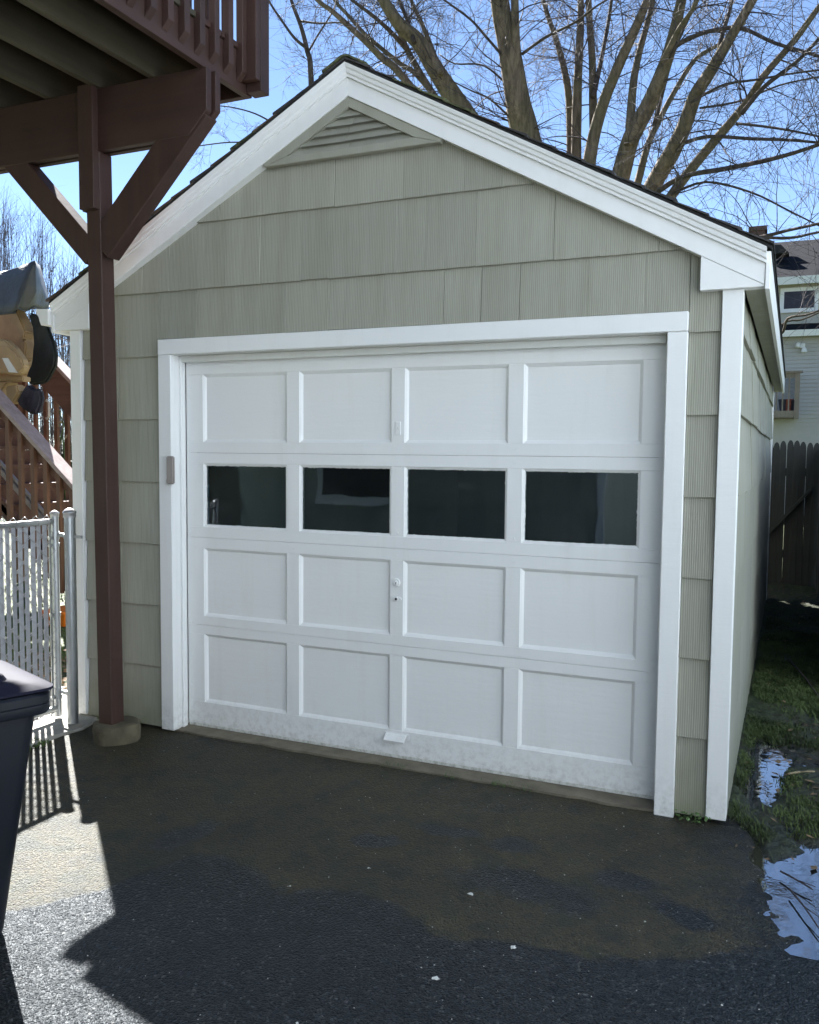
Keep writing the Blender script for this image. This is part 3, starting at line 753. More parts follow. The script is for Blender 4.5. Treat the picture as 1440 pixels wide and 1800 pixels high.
MB().box(-0.888, -0.850, DKY0, DKY1, ZJ0-0.004, ZJ1).build('rim_joist', 'stain_y', deck, bevel=0.002)
MB().box(-8.0, -0.889, DKY1-0.038, DKY1, ZJ0-0.004, ZJ1).build('rim_joist', 'stain_x', deck, bevel=0.002)
x = -1.165
while x > -8:
    MB().box(x-0.019, x+0.019, DKY0, DKY1-0.039, ZJ0, ZJ1-0.002).build('joist', 'joist', deck, bevel=0.002); x -= 0.335
y = DKY1 + 0.01 - 0.14
while y > DKY0:
    MB().box(-8.0, -0.835 - 0.004*rs.random(), y, y+0.134, ZJ1+0.0005, ZJ1+0.028).build('deck_board', 'joist' if y < -0.3 else 'stain_x', deck, bevel=0.002)
    y -= 0.141
# balusters lapped over the rim, corner post, rails
y = 0.005
while y > DKY0:
    z0 = ZJ0 + rs.uniform(0.045, 0.065)
    m_ = MB(); xa, xb = -0.8495, -0.812; ya, yb = y-0.019, y+0.019
    m_.v = [(xa,ya,z0-0.02),(xb,ya,z0+0.02),(xb,yb,z0+0.02),(xa,yb,z0-0.02),(xa,ya,4.45),(xb,ya,4.45),(xb,yb,4.45),(xa,yb,4.45)]
    m_.f = [[0,3,2,1],[4,5,6,7],[0,1,5,4],[1,2,6,5],[2,3,7,6],[3,0,4,7]]
    m_.build('baluster', 'stain_z', deck, bevel=0.002); y -= 0.112
MB().box(-0.848, -0.76, DKY1-0.055, DKY1+0.022, ZJ0+0.002, 4.55).build('rail_post', 'stain_z', deck, bevel=0.003)
MB().box(-0.849, -0.762, DKY1-0.095, DKY1-0.057, ZJ0+0.045, 4.45).build('rail_post', 'stain_z', deck, bevel=0.003)
MB().box(-0.888, -0.850, DKY0, DKY1, 4.36, 4.45).build('top_rail', 'stain_y', deck, bevel=0.003); MB().box(-0.90, -0.77, DKY0, DKY1+0.05, 4.452, 4.49).build('cap_rail', 'stain_y', deck, bevel=0.003)
MB().box(-8.0, -0.95, DKY1+0.001, DKY1+0.039, 4.36, 4.45).build('top_rail', 'stain_x', deck, bevel=0.003)
x = -1.02
while x > -6.6:
    MB().box(x-0.019, x+0.019, DKY1+0.001, DKY1+0.039, ZJ0+0.05, 4.359).build('baluster', 'stain_z', deck, bevel=0.002); x -= 0.125
# footing
ft = MB(); n = 26
prof = [(0.124, -0.04), (0.126, 0.05), (0.121, 0.084), (0.108, 0.092)]
ft.lathe((PX+0.02, PY+0.012, 0), prof, n)
for i, p in enumerate(ft.v):
    k = 1 + 0.12*nz(p[0], p[1], 14) + 0.05*nz(p[0], p[1], 40); ft.v[i] = (PX+.03+(p[0]-PX-.03)*k, PY+.02+(p[1]-PY-.02)*k, p[2] + 0.006*nz(p[0], p[1], 18, 3))
f_ = ft.build('concrete_footing', 'footing', smooth=False); sm_auto(f_, 50)
tag(f_, 'round rough concrete footing under the brown deck post', 'footing')

# house that the deck belongs to (behind the camera; it shows only as a reflection in the door panes)
HY = -5.2
house = thing('house', (-4.0, HY, 0), 'olive sided house behind the deck, seen reflected in the garage panes', 'house')
MB().box(-9.5, -0.05, -14.0, HY-0.03, 0, 6.6).build('wall', 'house_siding', house)
sd_ = MB(); z = 0.25
while z < 6.55:
    sd_.prism([(HY-0.0295, z), (HY-0.004, z), (HY-0.0265, z+0.335), (HY-0.0295, z+0.335)], -9.5, -0.12, 'x')
    z += EXP
sd_.build('siding', 'house_siding', house)
MB().box(-0.119, -0.04, HY-0.029, HY+0.004, 0, 6.6).build('corner_board', 'white', house)
for (xa, xb, za, zb) in ((-2.6,-1.5,4.6,5.8),(-5.5,-4.4,4.6,5.8),(-7.6,-6.7,3.6,5.6),(-3.4,-2.5,1.0,2.1)):
    wn = MB().box(xa-.09, xb+.09, HY-0.02, HY+0.015, za-.09, zb+.09).build('window', 'white', house)
    MB().box(xa, xb, HY+0.0155, HY+0.02, za, zb).build('pane', 'dark_gap', wn)
rf = MB(); rf.prism([(-9.9, 6.55), (0.3, 6.55), (-4.8, 8.9)], HY+0.35, -14.3).build('roof', 'roof_shingle', house)

# unseen house added right of the camera to bounce sunlight onto the garage front
sh = thing('sun_bounce_house', (3.7, -6, 0), 'added pale blue house across the driveway, out of view, bouncing sunlight onto the garage front', 'house')
MB().box(3.73, 12, -14.0, -0.3, 0, 6.4).build('wall', 'bounce_vinyl', sh)
sd_ = MB(); z = 0.5
while z < 6.3:
    sd_.prism([(3.7295, z), (3.700, z), (3.722, z+0.119), (3.7295, z+0.119)], -14.0, -0.3, 'y') if False else sd_.loft([[(3.7295,y_,z),(3.700,y_,z),(3.722,y_,z+.119),(3.7295,y_,z+.119)] for y_ in (-14.0,-0.3)])
    z += 0.12
sd_.build('siding', 'bounce_vinyl', sh)
MB().box(3.70, 12, -14.0, -0.3, 0, 0.5).build('foundation', 'concrete', sh)
for ya, za in ((-3.0, 1.4), (-7.0, 1.4), (-3.0, 4.2), (-7.0, 4.2), (-11, 4.2)):
    wn = MB().box(3.67, 3.72, ya-0.55, ya+0.55, za, za+1.3).build('window', 'white', sh); MB().box(3.662, 3.6695, ya-0.45, ya+0.45, za+0.1, za+1.2).build('pane', 'dark_gap', wn)
MB().prism([(3.4, 6.35), (12.3, 6.35), (8.1, 8.6)], -14.3, -0.3).build('roof', 'roof_grey', sh)

# ================================================================== GATE AND POST
fpost = thing('fence_post', (-1.862, -0.143, 0), 'galvanised steel fence post with domed cap beside the garage corner', 'fence post')
p_ = MB().lathe((-1.862, -0.143, 0), [(0.030, -0.05), (0.030, 1.165)], 20).build('pole', 'galv', fpost); sm_auto(p_)
p_ = MB().lathe((-1.862, -0.143, 1.160), [(0.034, 0.0), (0.034, 0.022), (0.037, 0.026), (0.036, 0.031), (0.024, 0.044), (0.008, 0.051)], 20).build('cap', 'cap_metal', fpost); sm_auto(p_)
p_ = MB().lathe((-1.862, -0.143, 1.045), [(0.0335, 0.0), (0.0335, 0.022)], 20).box(-1.862+0.03, -1.775, -0.150, -0.138, 1.048, 1.064).build('tension_band', 'galv', fpost)
GX = -2.0
gate = thing('chain_link_gate', (GX, -0.6, 0), 'chain-link gate filled with grey privacy slats, at left edge', 'gate')
GY0, GY1 = -0.115, -1.13
for yy in (GY0, GY1):
    p_ = MB().lathe((GX, yy, 0.03), [(0.0205, 0), (0.0205, 1.13)], 16).build('upright', 'galv', gate); sm_auto(p_)
    p_ = MB().lathe((GX, yy, 1.157), [(0.0235, 0.0), (0.0235, 0.016), (0.026, 0.019), (0.024, 0.024), (0.012, 0.033), (0.004, 0.035)], 16).build('cap', 'cap_metal', gate); sm_auto(p_)
p_ = MB().tube([(GX, GY0-0.02, 1.132), (GX, GY1+0.02, 1.132)], 0.0165, 12).build('top_rail', 'galv', gate); sm_auto(p_)
p_ = MB().tube([(GX, GY0-0.02, 0.075), (GX, GY1+0.02, 0.075)], 0.0165, 12).build('bottom_rail', 'galv', gate); sm_auto(p_)
y = GY0 - 0.075; k = 0
while y > GY1 + 0.03:
    tw = rs.uniform(-0.25, 0.25)*0.5
    MB().beam((GX, y, 0.050 + rs.uniform(-.006,.006)), (GX + rs.uniform(-.003,.003), y+rs.uniform(-.003,.003), 1.120 + rs.uniform(-.006,.006)), 0.0290, 0.003, (1, tw, 0)).build('privacy_slat', 'slat', gate, bevel=0.001)
    y -= 0.0415; k += 1
MB().beam((GX, GY0-0.037, 0.05), (GX, GY0-0.037, 1.115), 0.014, 0.005, (1,0,0)).build('tension_bar', 'galv', gate)
# woven wire: zigzag strands in front of and behind the slats
wire = MB(); pitch = 0.040
def zig(y0, ph):
    pts = []; z = 0.05; i = ph
    while z <= 1.155:
        pts.append((GX + (0.0085 if i % 2 == 0 else -0.0085)*0 + (0.010 if (i//1) % 2 else -0.010), y0 + (pitch/2 if i % 2 else -pitch/2)*1.0, z)); z += 0.032; i += 1
    return pts
y = GY0 - 0.035; ph = 0
nst = 0
while y > GY1 + 0.02:
    pts = []
    z = 0.045; i = nst
    while z < 1.165:
        pts.append((GX + (0.006 if i % 2 else -0.006), y + (0.023 if i % 2 else -0.023), z)); z += 0.044; i += 1
    # visible strands run diagonally over the slat faces
    for a, b2 in zip(pts, pts[1:]):
        side = 0.0085
        wire.tube([(a[0]+side*(1 if i else 1), a[1], a[2]), (b2[0]+side, b2[1], b2[2])], 0.0017, 5, False)
    y -= 0.043; nst += 1
for k in range(13):
    yy = GY0 - 0.06 - 0.075*k
    wire.tube([(GX+.012, yy+.012, 1.11), (GX+.018, yy+.006, 1.15), (GX+.004, yy, 1.168), (GX-.012, yy-.006, 1.155), (GX-.014, yy-.012, 1.12)], 0.0026, 5, False)
    wire.tube([(GX, yy+.014, 0.075), (GX+0.012, yy, 0.038), (GX+.02, yy-.012, 0.028)], 0.0022, 5, False)
tag(wire.build('wire_mesh', 'wire', gate, smooth=True), kind='stuff')
for zz in (1.03, 0.99, 0.60, 0.13):
    MB().lathe((GX, GY0, zz), [(0.024, 0.0), (0.024, 0.02)], 14).box(GX-0.008, GX+0.008, GY0-0.045, GY0-0.02, zz+0.002, zz+0.018).build('tension_band', 'galv', gate)
for zz in (1.045, 0.16):
    m_ = MB().lathe((GX, GY0, zz), [(0.0245, 0.0), (0.0245, 0.03)], 14); m_.beam((GX+.02, GY0, zz+.014), (-1.88, -0.135, zz+.012), 0.014, 0.02).build('hinge', 'galv', gate)

# ================================================================== TRASH BIN
BA = R(-21.5); bc = Vector((-0.645, -1.915, 0.0))
def brot(x, y, z): return (bc.x + x*math.cos(BA) - y*math.sin(BA), bc.y + x*math.sin(BA) + y*math.cos(BA), z*1.035)
def rrect(hx, hy, r, z, n=5, ox=0, oy=0):
    pts = []
    for cx, cy, a0 in ((hx-r, hy-r, 0), (-(hx-r), hy-r, 90), (-(hx-r), -(hy-r), 180), (hx-r, -(hy-r), 270)):
        for k in range(n+1):
            t = R(a0 + 90*k/n); pts.append(brot(ox+cx + r*math.cos(t), oy+cy + r*math.sin(t), z))
    return pts
tbin = thing('trash_bin', tuple(bc), 'dark blue wheeled trash bin at the lower left edge', 'trash bin')
o_ = MB().loft([rrect(0.132, 0.138, .035, 0.0), rrect(0.139, 0.145, .04, 0.02), rrect(0.212, 0.225, .045, 0.66), rrect(0.214, 0.228, .045, 0.70)]).build('body', 'bin_body', tbin); sm_auto(o_, 35)
o_ = MB().loft([rrect(0.214, 0.228, .045, 0.690), rrect(0.245, 0.258, .05, 0.694), rrect(0.249, 0.262, .05, 0.700), rrect(0.249, 0.262, .05, 0.722), rrect(0.246, 0.259, .05, 0.724), rrect(0.249, 0.262, .05, 0.727), rrect(0.250, 0.263, .05, 0.750), rrect(0.242, 0.255, .05, 0.757), rrect(0.20,0.21,.05,0.757)]).build('rim', 'bin_body', tbin); sm_auto(o_, 35)
lid = MB().loft([rrect(0.226, 0.245, .05, 0.759), rrect(0.246, 0.262, .045, 0.762, oy=0.012), rrect(0.246, 0.262, .045, 0.770, oy=0.012), rrect(0.225, 0.243, .05, 0.785), rrect(0.19, 0.20, .05, 0.790)]).build('lid', 'bin_lid', tbin); sm_auto(lid, 30)
o_ = MB().loft([rrect(0.155, 0.165, .03, 0.788), rrect(0.145, 0.155, .03, 0.803), rrect(0.12, 0.13, .03, 0.805)]).build('lid_panel', 'bin_lid', lid); sm_auto(o_, 30)
MB().loft([rrect(0.045, 0.02, .006, 0.784, 2, ox=0.14, oy=-0.205), rrect(0.043, 0.018, .006, 0.796, 2, ox=0.14, oy=-0.205)]).build('lid_rib', 'bin_lid', lid)
hp = [brot(-0.17, -0.255, 0.72), brot(-0.17, -0.31, 0.74), brot(0.13, -0.31, 0.74), brot(0.13, -0.255, 0.72)]
o_ = MB().tube(hp, 0.014, 8).build('handle_bar', 'bin_body', tbin)
for s in (-1, 1):
    a = Vector(brot(0.19*s, -0.15, 0.10)); d_ = Vector(brot(0.235*s, -0.15, 0.10)) - a
    MB().tube([a, a+d_], 0.10, 20).build('wheel', 'bin_body', tbin)

# ================================================================== STAIRS AND STAIR LIFT
KS = 1.27
def ay(Y): return CAM.y + KS*(Y - CAM.y)                  # the stairs stand this much further back
YS0, YS1 = ay(1.0), ay(2.0)
RA, RB = at(0, 700, YS0), at(130, 845, YS0); RSL = (RB.z-RA.z)/(RB.x-RA.x)
def zr_(x): return RA.z + RSL*(x - RA.x)              # top of the hand-rail caps
def zn_(x): return zr_(x) - 0.98                          # nosing line
stair = thing('outdoor_staircase', (RB.x, (YS0+YS1)/2, 0), 'brown wooden deck stairs with sloping railings behind the gate', 'staircase')
XBm = RA.x + (1.0 - RA.z)/RSL; XT = RA.x - 2.1
for yy, nm in ((YS0, 0), (YS1, 1)):
    MB().beam((XT, yy+0.01, zr_(XT)-0.012), (XBm+0.05, yy+0.01, zr_(XBm+0.05)-0.012), 0.17, 0.040, (0,0,1)).build('handrail_cap', 'rail_cap', stair, bevel=0.003)
    MB().beam((XT, yy+0.0, zr_(XT)-0.10), (XBm, yy, zr_(XBm)-0.10), 0.038, 0.10, (0,0,1)).build('rail', 'stair_x', stair, bevel=0.002)
    sy = yy + (0.045 if nm == 0 else -0.045)
    MB().prism([(XT, zn_(XT)), (XBm+0.15, zn_(XBm+0.15)), (XBm+0.15, 0.0), (XBm-0.1, 0.0), (XT, zn_(XT)-0.30)], sy-0.02, sy+0.02).build('stringer', 'stair_x', stair, bevel=0.002)
    MB().box(XBm-0.045, XBm+0.045, yy-0.045, yy+0.045, 0, zr_(XBm)-0.03).build('newel_post', 'stair_wood', stair, bevel=0.003)
    MB().box(XBm-2.4, XBm-2.31, yy-0.045, yy+0.045, 0, zr_(XBm-2.35)-0.03).build('newel_post', 'stair_wood', stair, bevel=0.003)
    x = XBm - 0.12
    while x > XT:
        MB().prism([(x-0.024, zn_(x)-0.17), (x+0.024, zn_(x)-0.17), (x+0.024, zr_(x+0.024)-0.05), (x-0.024, zr_(x-0.024)-0.05)], yy-(0.0575 if nm == 0 else -0.0195), yy-(0.0195 if nm == 0 else -0.0575)).build('baluster', 'stair_wood', stair, bevel=0.002)
        x -= 0.122*KS
# broad board below the far hand rail
MB().prism([(XBm-2.2, zr_(XBm-2.2)-0.04), (XBm-0.2, zr_(XBm-0.2)-0.04), (XBm-0.2, zr_(XBm-0.2)-0.42), (XBm-2.2, zr_(XBm-2.2)-0.42)], YS1-0.045, YS1-0.022).build('skirt_board', 'stair_x', stair)
x = XBm - 0.05; 
while x > XT:
    z = zn_(x) 
    MB().box(x-0.27, x+0.02, YS0+0.066, YS1-0.066, z-0.04, z-0.002).build('tread', 'stair_x', stair, bevel=0.003)
    MB().box(x-0.006, x+0.012, YS0+0.066, YS1-0.066, max(0, z-0.22), z-0.041).build('riser', 'stair_x', stair)
    x -= 0.222
ZL = zn_(XT)
MB().box(XT-1.3, XT+0.02, DKY1+0.012, YS1+0.1, ZL-0.16, ZL).build('landing', 'stair_x', stair)
for px_, py_ in ((XT-1.2, YS1), (XT-0.1, YS1), (XT-0.1, YS0), (XT-1.2, DKY1+0.2), (XT-0.1, DKY1+0.2)): MB().box(px_-0.045, px_+0.045, py_-0.045, py_+0.045, 0, ZL-0.161).build('landing_post', 'stair_wood', stair)
gh = at(84, 705, ay(1.97)); gh2 = at(84, 735, ay(1.97))
MB().tube([gh + Vector((-.0,-.02,0)), gh+Vector((.03,-.04,.01)), gh+Vector((.065,-.045,-.02)), gh2+Vector((.065,-.045,.02)), gh2+Vector((.03,-.04,-.01)), gh2+Vector((-.0,-.02,0))], 0.012, 8).build('grab_handle', 'white_plastic', stair, smooth=True)

lift = thing('stair_lift', (at(20,700,ay(1.3)).x, ay(1.3), 1.2), 'tan outdoor stair lift seat parked on the brown stairs', 'stair lift')
def P(u, v, y): 
    q = at(u, v, ay(y)); return (q.x, q.z)
MB().beam((XT, ay(1.14), zn_(XT)+0.13), (XBm+0.2, ay(1.14), zn_(XBm+0.2)+0.13), 0.07, 0.05).beam((XT, ay(1.14), zn_(XT)+0.19), (XBm+0.2, ay(1.14), zn_(XBm+0.2)+0.19), 0.028, 0.028).build('track', 'alu', lift, bevel=0.003)
o_ = MB().prism([P(-35,540,1.5),P(30,545,1.5),P(48,575,1.5),P(50,640,1.5),P(44,662,1.5),P(-35,662,1.5)], ay(1.46), ay(1.60)).build('backrest', 'tan_pad', lift, bevel=0.03, seg=3)
o_ = MB().prism([P(27,548,1.42),P(38,545,1.42),P(46,562,1.42),P(55,585,1.42),P(52,596,1.42),P(47,597,1.42),P(36,570,1.42)], ay(1.36), ay(1.46)).build('side_bolster', 'tan_pad', lift, bevel=0.012, seg=2)
o_ = MB().prism([P(44,600,1.42),P(52,600,1.42),P(54,612,1.42),P(52,632,1.42),P(46,636,1.42)], ay(1.37), ay(1.46)).build('side_bolster', 'tan_pad', lift, bevel=0.012, seg=2)
arm = MB().prism([P(-40,596,1.2),P(2,595,1.2),P(18,599,1.2),P(34,613,1.2),P(47,632,1.2),P(50,645,1.2),P(46,656,1.2),P(35,660,1.2),P(-40,652,1.2)], ay(1.15), ay(1.22)).build('armrest', 'tan_plastic', lift, bevel=0.015, seg=3)
MB().prism([P(-40,606,1.14),P(12,608,1.14),P(26,620,1.14),P(40,645,1.14),P(34,652,1.14),P(-40,642,1.14)], ay(1.143), ay(1.151)).build('armrest_inset', 'tan_pad', arm, bevel=0.003)
MB().prism([P(2,629,1.13),P(12,629,1.13),P(29,655,1.13),P(14,654,1.13)], ay(1.139), ay(1.1435)).build('switch_plate', 'white_plastic', arm)
MB().prism([P(-40,662,1.25),P(46,662,1.25),P(46,671,1.25),P(-40,670,1.25)], ay(1.22), ay(1.30)).build('seat', 'tan_plastic', lift, bevel=0.008, seg=2)
MB().prism([P(-20,672,1.3),P(24,672,1.3),P(14,686,1.3),P(12,712,1.3),P(30,738,1.3),P(-20,735,1.3)], ay(1.24), ay(1.36)).build('pedestal', 'tan_plastic', lift, bevel=0.012, seg=2)
MB().prism([P(16,680,1.22),P(36,676,1.22),P(39,690,1.22),P(34,700,1.22),P(26,712,1.22),P(18,704,1.22)], ay(1.18), ay(1.27)).build('drive_housing', 'tan_plastic', lift, bevel=0.015, seg=2)

def blob(outline, Y, depth, name, mat, parent=None, amp=0.02):
    """soft cloth volume with the given pixel outline at distance Y"""
    pts = [at(u, v, Y) for u, v in outline]
    c = sum(pts, Vector()) / len(pts); rings = []
    for f, s in ((-0.5, 0.8), (-0.45, 0.97), (-0.2, 1.06), (0.2, 1.06), (0.45, 0.97), (0.5, 0.8)):
        rings.append([c + (p-c)*s + Vector((0, f*depth + amp*noise.noise(p*5 + Vector((0,f*3,0))), amp*noise.noise(p*7)))  for p in pts])
    o = MB().loft(rings).build(name, mat, parent)
    md = o.modifiers.new('sub', 'SUBSURF'); md.levels = 2; md.render_levels = 2
    for p in o.data.polygons: p.use_smooth = True
    return o
def cloth(outline, y0, y1, name, mat, parent=None):
    y0, y1 = ay(y0), ay(y1)
    Y = (y0+y1)/2; pl = [(at(u, v, y0).x, at(u, v, y0).z) for u, v in outline]
    o = MB().prism(pl, y0, y1).build(name, mat, parent, bevel=0.02, seg=2)
    bm = bmesh.new(); bm.from_mesh(o.data); bmesh.ops.triangulate(bm, faces=bm.faces); bmesh.ops.subdivide_edges(bm, edges=bm.edges, cuts=3, use_grid_fill=True)
    for v_ in bm.verts: v_.co += Vector((0.006*noise.noise(v_.co*9), 0.03*noise.noise(Vector((v_.co.x*9, v_.co.y*3, v_.co.z*4))), 0.006*noise.noise(v_.co*8)))
    bm.to_mesh(o.data); bm.free(); return sm_auto(o, 45)
cloth([(28,706),(36,690),(46,674),(58,683),(72,684),(73,700),(69,714),(64,728),(50,726),(38,719)], 1.20, 1.25, 'footrest_bag', 'bag', lift)
bl = cloth([(46,548),(62,552),(75,560),(84,580),(94,604),(98,625),(96,646),(88,660),(74,674),(56,677),(45,668),(49,655),(54,640),(57,605),(53,575)], 1.40, 1.445, 'seat_drape', 'cover_black')
tag(bl, 'black cloth bulging behind the tan stair lift seat', 'drape')
cov = MB()
def C3(u, v, y): return at(u, v, ay(y))
cv = {'p': C3(62,459,1.16), 'q': C3(70,466,1.62), 'l1': C3(-60,497,1.12), 'l2': C3(-60,490,1.75), 'l3': C3(-60,560,1.95), 'q2': C3(60,466,1.85),
      'fl': C3(-60,560,1.02), 'f0': C3(-5,553,1.0), 'f1': C3(27,550,0.98), 'f2': C3(30,541,1.04), 'k': C3(46,507,1.10), 'k2': C3(63,513,1.16), 'c1': C3(45,547,1.14),
      'd1': C3(60,540,1.24), 'd2': C3(76,545,1.42), 'm': C3(74,508,1.36), 'r1': C3(86,540,1.56), 'r2': C3(90,536,1.78), 'b1': C3(88,540,1.95), 'b2': C3(20,548,1.97)}
ky = list(cv); cov.v = [tuple(cv[k]) for k in ky]; ix = {k: i for i, k in enumerate(ky)}
for f in (('l1','p','f1','f0','fl'), ('p','k','f2','f1'), ('k','c1','f2'), ('p','k2','k'), ('k','k2','d1','c1'), ('p','m','k2'), ('k2','m','d2','d1'), ('p','q','m'), ('m','q','r1','d2'), ('q','r2','r1'), ('q','q2','b1','r2'),
          ('p','l1','l2','q2','q'), ('l2','l3','b2','b1','q2')):
    cov.f.append([ix[k] for k in f])
o_ = cov.build('weather_cover', 'cover', None, fix=True)
bm = bmesh.new(); bm.from_mesh(o_.data); bmesh.ops.triangulate(bm, faces=bm.faces); bmesh.ops.subdivide_edges(bm, edges=bm.edges, cuts=3, use_grid_fill=True, smooth=0.0)
for v_ in bm.verts: v_.co += Vector((0.008*noise.noise(v_.co*9), 0.02*noise.noise(v_.co*6+Vector((3,0,0))), 0.008*noise.noise(v_.co*8)))
bm.to_mesh(o_.data); bm.free()
hem = MB(); hem.tube([cv[k] for k in ('fl','f0','f1','f2','c1','d1','d2','r1','r2')], 0.008, 6).build('hem', 'cover', o_, smooth=True)
md = o_.modifiers.new('thick', 'SOLIDIFY'); md.thickness = 0.006
for p in o_.data.polygons: p.use_smooth = True
tag(o_, 'grey tent-like weather cover draped over the stair lift', 'cover')
bb = ground(112, 1097)
o_ = MB().loft([[(bb.x+sx*w_, bb.y+sy*w_, z) for sx, sy in ((-1,-1),(1,-1),(1,1),(-1,1))] for w_, z in ((0.10, 0.0), (0.13, 0.11), (0.14, 0.115), (0.14, 0.135), (0.11, 0.135))]).build('tub', 'orange', bevel=0.01, seg=2)
tag(o_, 'orange plastic tub on the ground behind the fence post', 'tub')

# ================================================================== FENCES ON THE RIGHT
def picket_mesh(wd, h, th):
    n = 8; pl = [(-wd/2, 0), (wd/2, 0), (wd/2, h-0.11)]
    for k in range(1, n):
        t = math.pi*k/n; s_ = math.cos(t); pl.append((wd/2*s_ if abs(s_) > 0 else 0, h-0.11 + 0.11*math.sin(t)**0.8))
    pl.append((-wd/2, h-0.11))
    return MB().prism(pl, -th/2, th/2)
fence = thing('picket_fence', (1.9, 7.2, 0), 'weathered dark round-topped picket fence behind the garage corner', 'fence')
pk = picket_mesh(0.0705, 1.70, 0.018).build('picket', 'picket', None, bevel=0.002)
first = True; x = 1.44 - 0.0695*44
while x < 2.12:
    o = pk if first else pk.copy()
    if not first: col.objects.link(o)
    first = False; adopt(o, fence); o.location = (x + rs.uniform(-.0012,.0012), 7.2 + rs.uniform(-.003,.003), rs.uniform(-0.03, 0.03)); o.rotation_euler = (0, rs.uniform(-0.0025, 0.0025), 0)
    x += 0.0695
for zz in (0.35, 1.30): MB().box(-1.7, 2.2, 7.214, 7.25, zz, zz+0.09).build('rail', 'picket', fence)
MB().beam((1.45, 7.19-0.02, 0.55), (1.95, 7.18-0.02, 1.15), 0.03, 0.09, (0,1,0)).build('diagonal_brace', 'picket', fence)
MB().box(2.10, 2.19, 7.16, 7.25, 0, 1.72).build('post', 'picket', fence)
sf = thing('board_fence', (2.1, 5, 0), 'dark board fence running along the right edge of the side yard', 'fence')
y = 7.08
bk = MB().prism([(-0.07,0),(0.07,0),(0.07,1.54),(0.045,1.60),(-0.045,1.60),(-0.07,1.54)], -0.01, 0.01, 'x').build('board', 'picket', None, bevel=0.002)
first = True
while y > 2.2:
    o = bk if first else bk.copy()
    if not first: col.objects.link(o)
    first = False; adopt(o, sf); o.location = (2.045 + rs.uniform(-.004,.004) + 0.012*(7.08-y), y, rs.uniform(-0.02, 0.02)); y -= 0.148
for zz in (0.35, 1.25): MB().beam((2.075, 7.15, zz), (2.135, 2.1, zz), 0.035, 0.09).build('rail', 'picket', sf)

# ================================================================== NEIGHBOURING HOUSE
YH = 21.0
nh = thing('neighbouring_house', (3.5, YH, 0), 'pale vinyl-sided house with grey shingle roof beyond the picket fence', 'house')
HX0, HX1 = -1.5, 12.0
MB().box(HX0, HX1, YH+0.03, YH+9, 0, 4.60).build('wall', 'vinyl', nh)
sd_ = MB(); z = 0.0
while z < 4.55:
    sd_.prism([(YH+0.031, z), (YH+0.0, z), (YH+0.022, z+0.098), (YH+0.031, z+0.098)], HX0, HX1, 'x'); z += 0.1
sd_.build('siding', 'vinyl', nh)
MB().prism([(YH-0.30, 4.62), (YH-0.30, 4.72), (YH+1.2, 5.12), (YH+1.2, 4.62)], HX0-0.3, HX1+0.3, 'x').build('lower_roof', 'roof_grey', nh)
MB().box(HX0-0.3, HX1+0.3, YH-0.34, YH-0.301, 4.56, 4.72).build('fascia', 'white_old', nh)
YU = YH + 0.9
MB().box(HX0+0.5, HX1, YU, YH+9, 4.9, 6.25).build('upper_wall', 'vinyl_cream', nh)
MB().prism([(YU-0.35, 6.12), (YU-0.35, 6.22), (YU+4.0, 8.1), (YH+9.4, 6.12)], HX0, HX1+0.3, 'x').build('roof', 'roof_grey', nh)
MB().box(HX0, HX1+0.3, YU-0.39, YU-0.351, 6.02, 6.22).build('fascia', 'white_old', nh)
wa = at(1379, 514, YU); wb = at(1431, 541, YU)
wn = MB().box(wa.x-0.10, wb.x+0.10, YU-0.06, YU-0.001, wb.z-0.10, wa.z+0.10).build('window', 'white', nh)
MB().box(wa.x, wb.x, YU-0.066, YU-0.061, wb.z, wa.z).build('pane', 'glass_far' if 'glass_far' in M else 'bag', wn)
vq = at(1366, 446, YU+1.5)
MB().prism([(vq.x-0.3, vq.z-0.1), (vq.x+0.32, vq.z-0.1), (vq.x+0.1, vq.z+0.14), (vq.x-0.3, vq.z+0.16)], YU+1.0, YU+1.6).build('roof_vent', 'dark_gap', nh)
ch = at(1332, 404, YH+3)
MB().box(ch.x-0.19, ch.x+0.19, YH+3, YH+3.5, 6.3, ch.z-0.02).build('chimney', 'brick', nh)
MB().box(ch.x-0.25, ch.x+0.25, YH+2.95, YH+3.55, ch.z-0.02, ch.z+0.10).build('chimney_cap', 'brick', nh)
# balcony
bl_ = at(1352, 735, YH-1.2); br = at(1404, 735, YH-1.2); zt = at(1404, 654, YH-1.2).z; zd = at(1380, 722, YH-1.2).z
bx0 = bl_.x - 1.6
bal = MB().box(bx0, br.x, YH-1.2, YH-0.001, zd-0.16, zd).build('balcony', 'old_grey', nh)
MB().box(br.x-0.11, br.x+0.0, YH-1.25, YH-1.14, zd-0.2, zt).build('balcony_post', 'old_grey', bal)
MB().box(bx0, br.x+0.06, YH-1.28, YH-1.10, zt-0.02, zt+0.03).build('hand_rail', 'old_grey', bal); MB().box(bx0, br.x-0.11, YH-1.22, YH-1.18, zt-0.14, zt-0.021).build('hand_rail', 'old_grey', bal)
MB().box(br.x-0.06, br.x, YH-1.1, YH, zt-0.02, zt+0.03).build('hand_rail', 'old_grey', bal)
x = br.x - 0.24
while x > bx0:
    MB().box(x-0.016, x+0.016, YH-1.216, YH-1.184, zd, zt-0.14).build('baluster', 'old_grey', bal); x -= 0.137
y = YH-1.0
while y < YH-0.1:
    MB().box(br.x-0.05, br.x-0.01, y-0.02, y+0.02, zd, zt-0.02).build('baluster', 'old_grey', bal); y += 0.15
for (u, v, mt, s_) in ((1378,700,'dark_pot',.12),(1386,697,'red_pot',.12),(1396,699,'dark_pot',.11)):
    q = at(u, v, YH-0.6); MB().lathe((q.x, YH-0.6, zd), [(s_*.7, 0), (s_, s_*2.2), (s_*1.08, s_*2.25), (s_*1.08, s_*2.6)], 12).build('plant_pot', mt, bal)
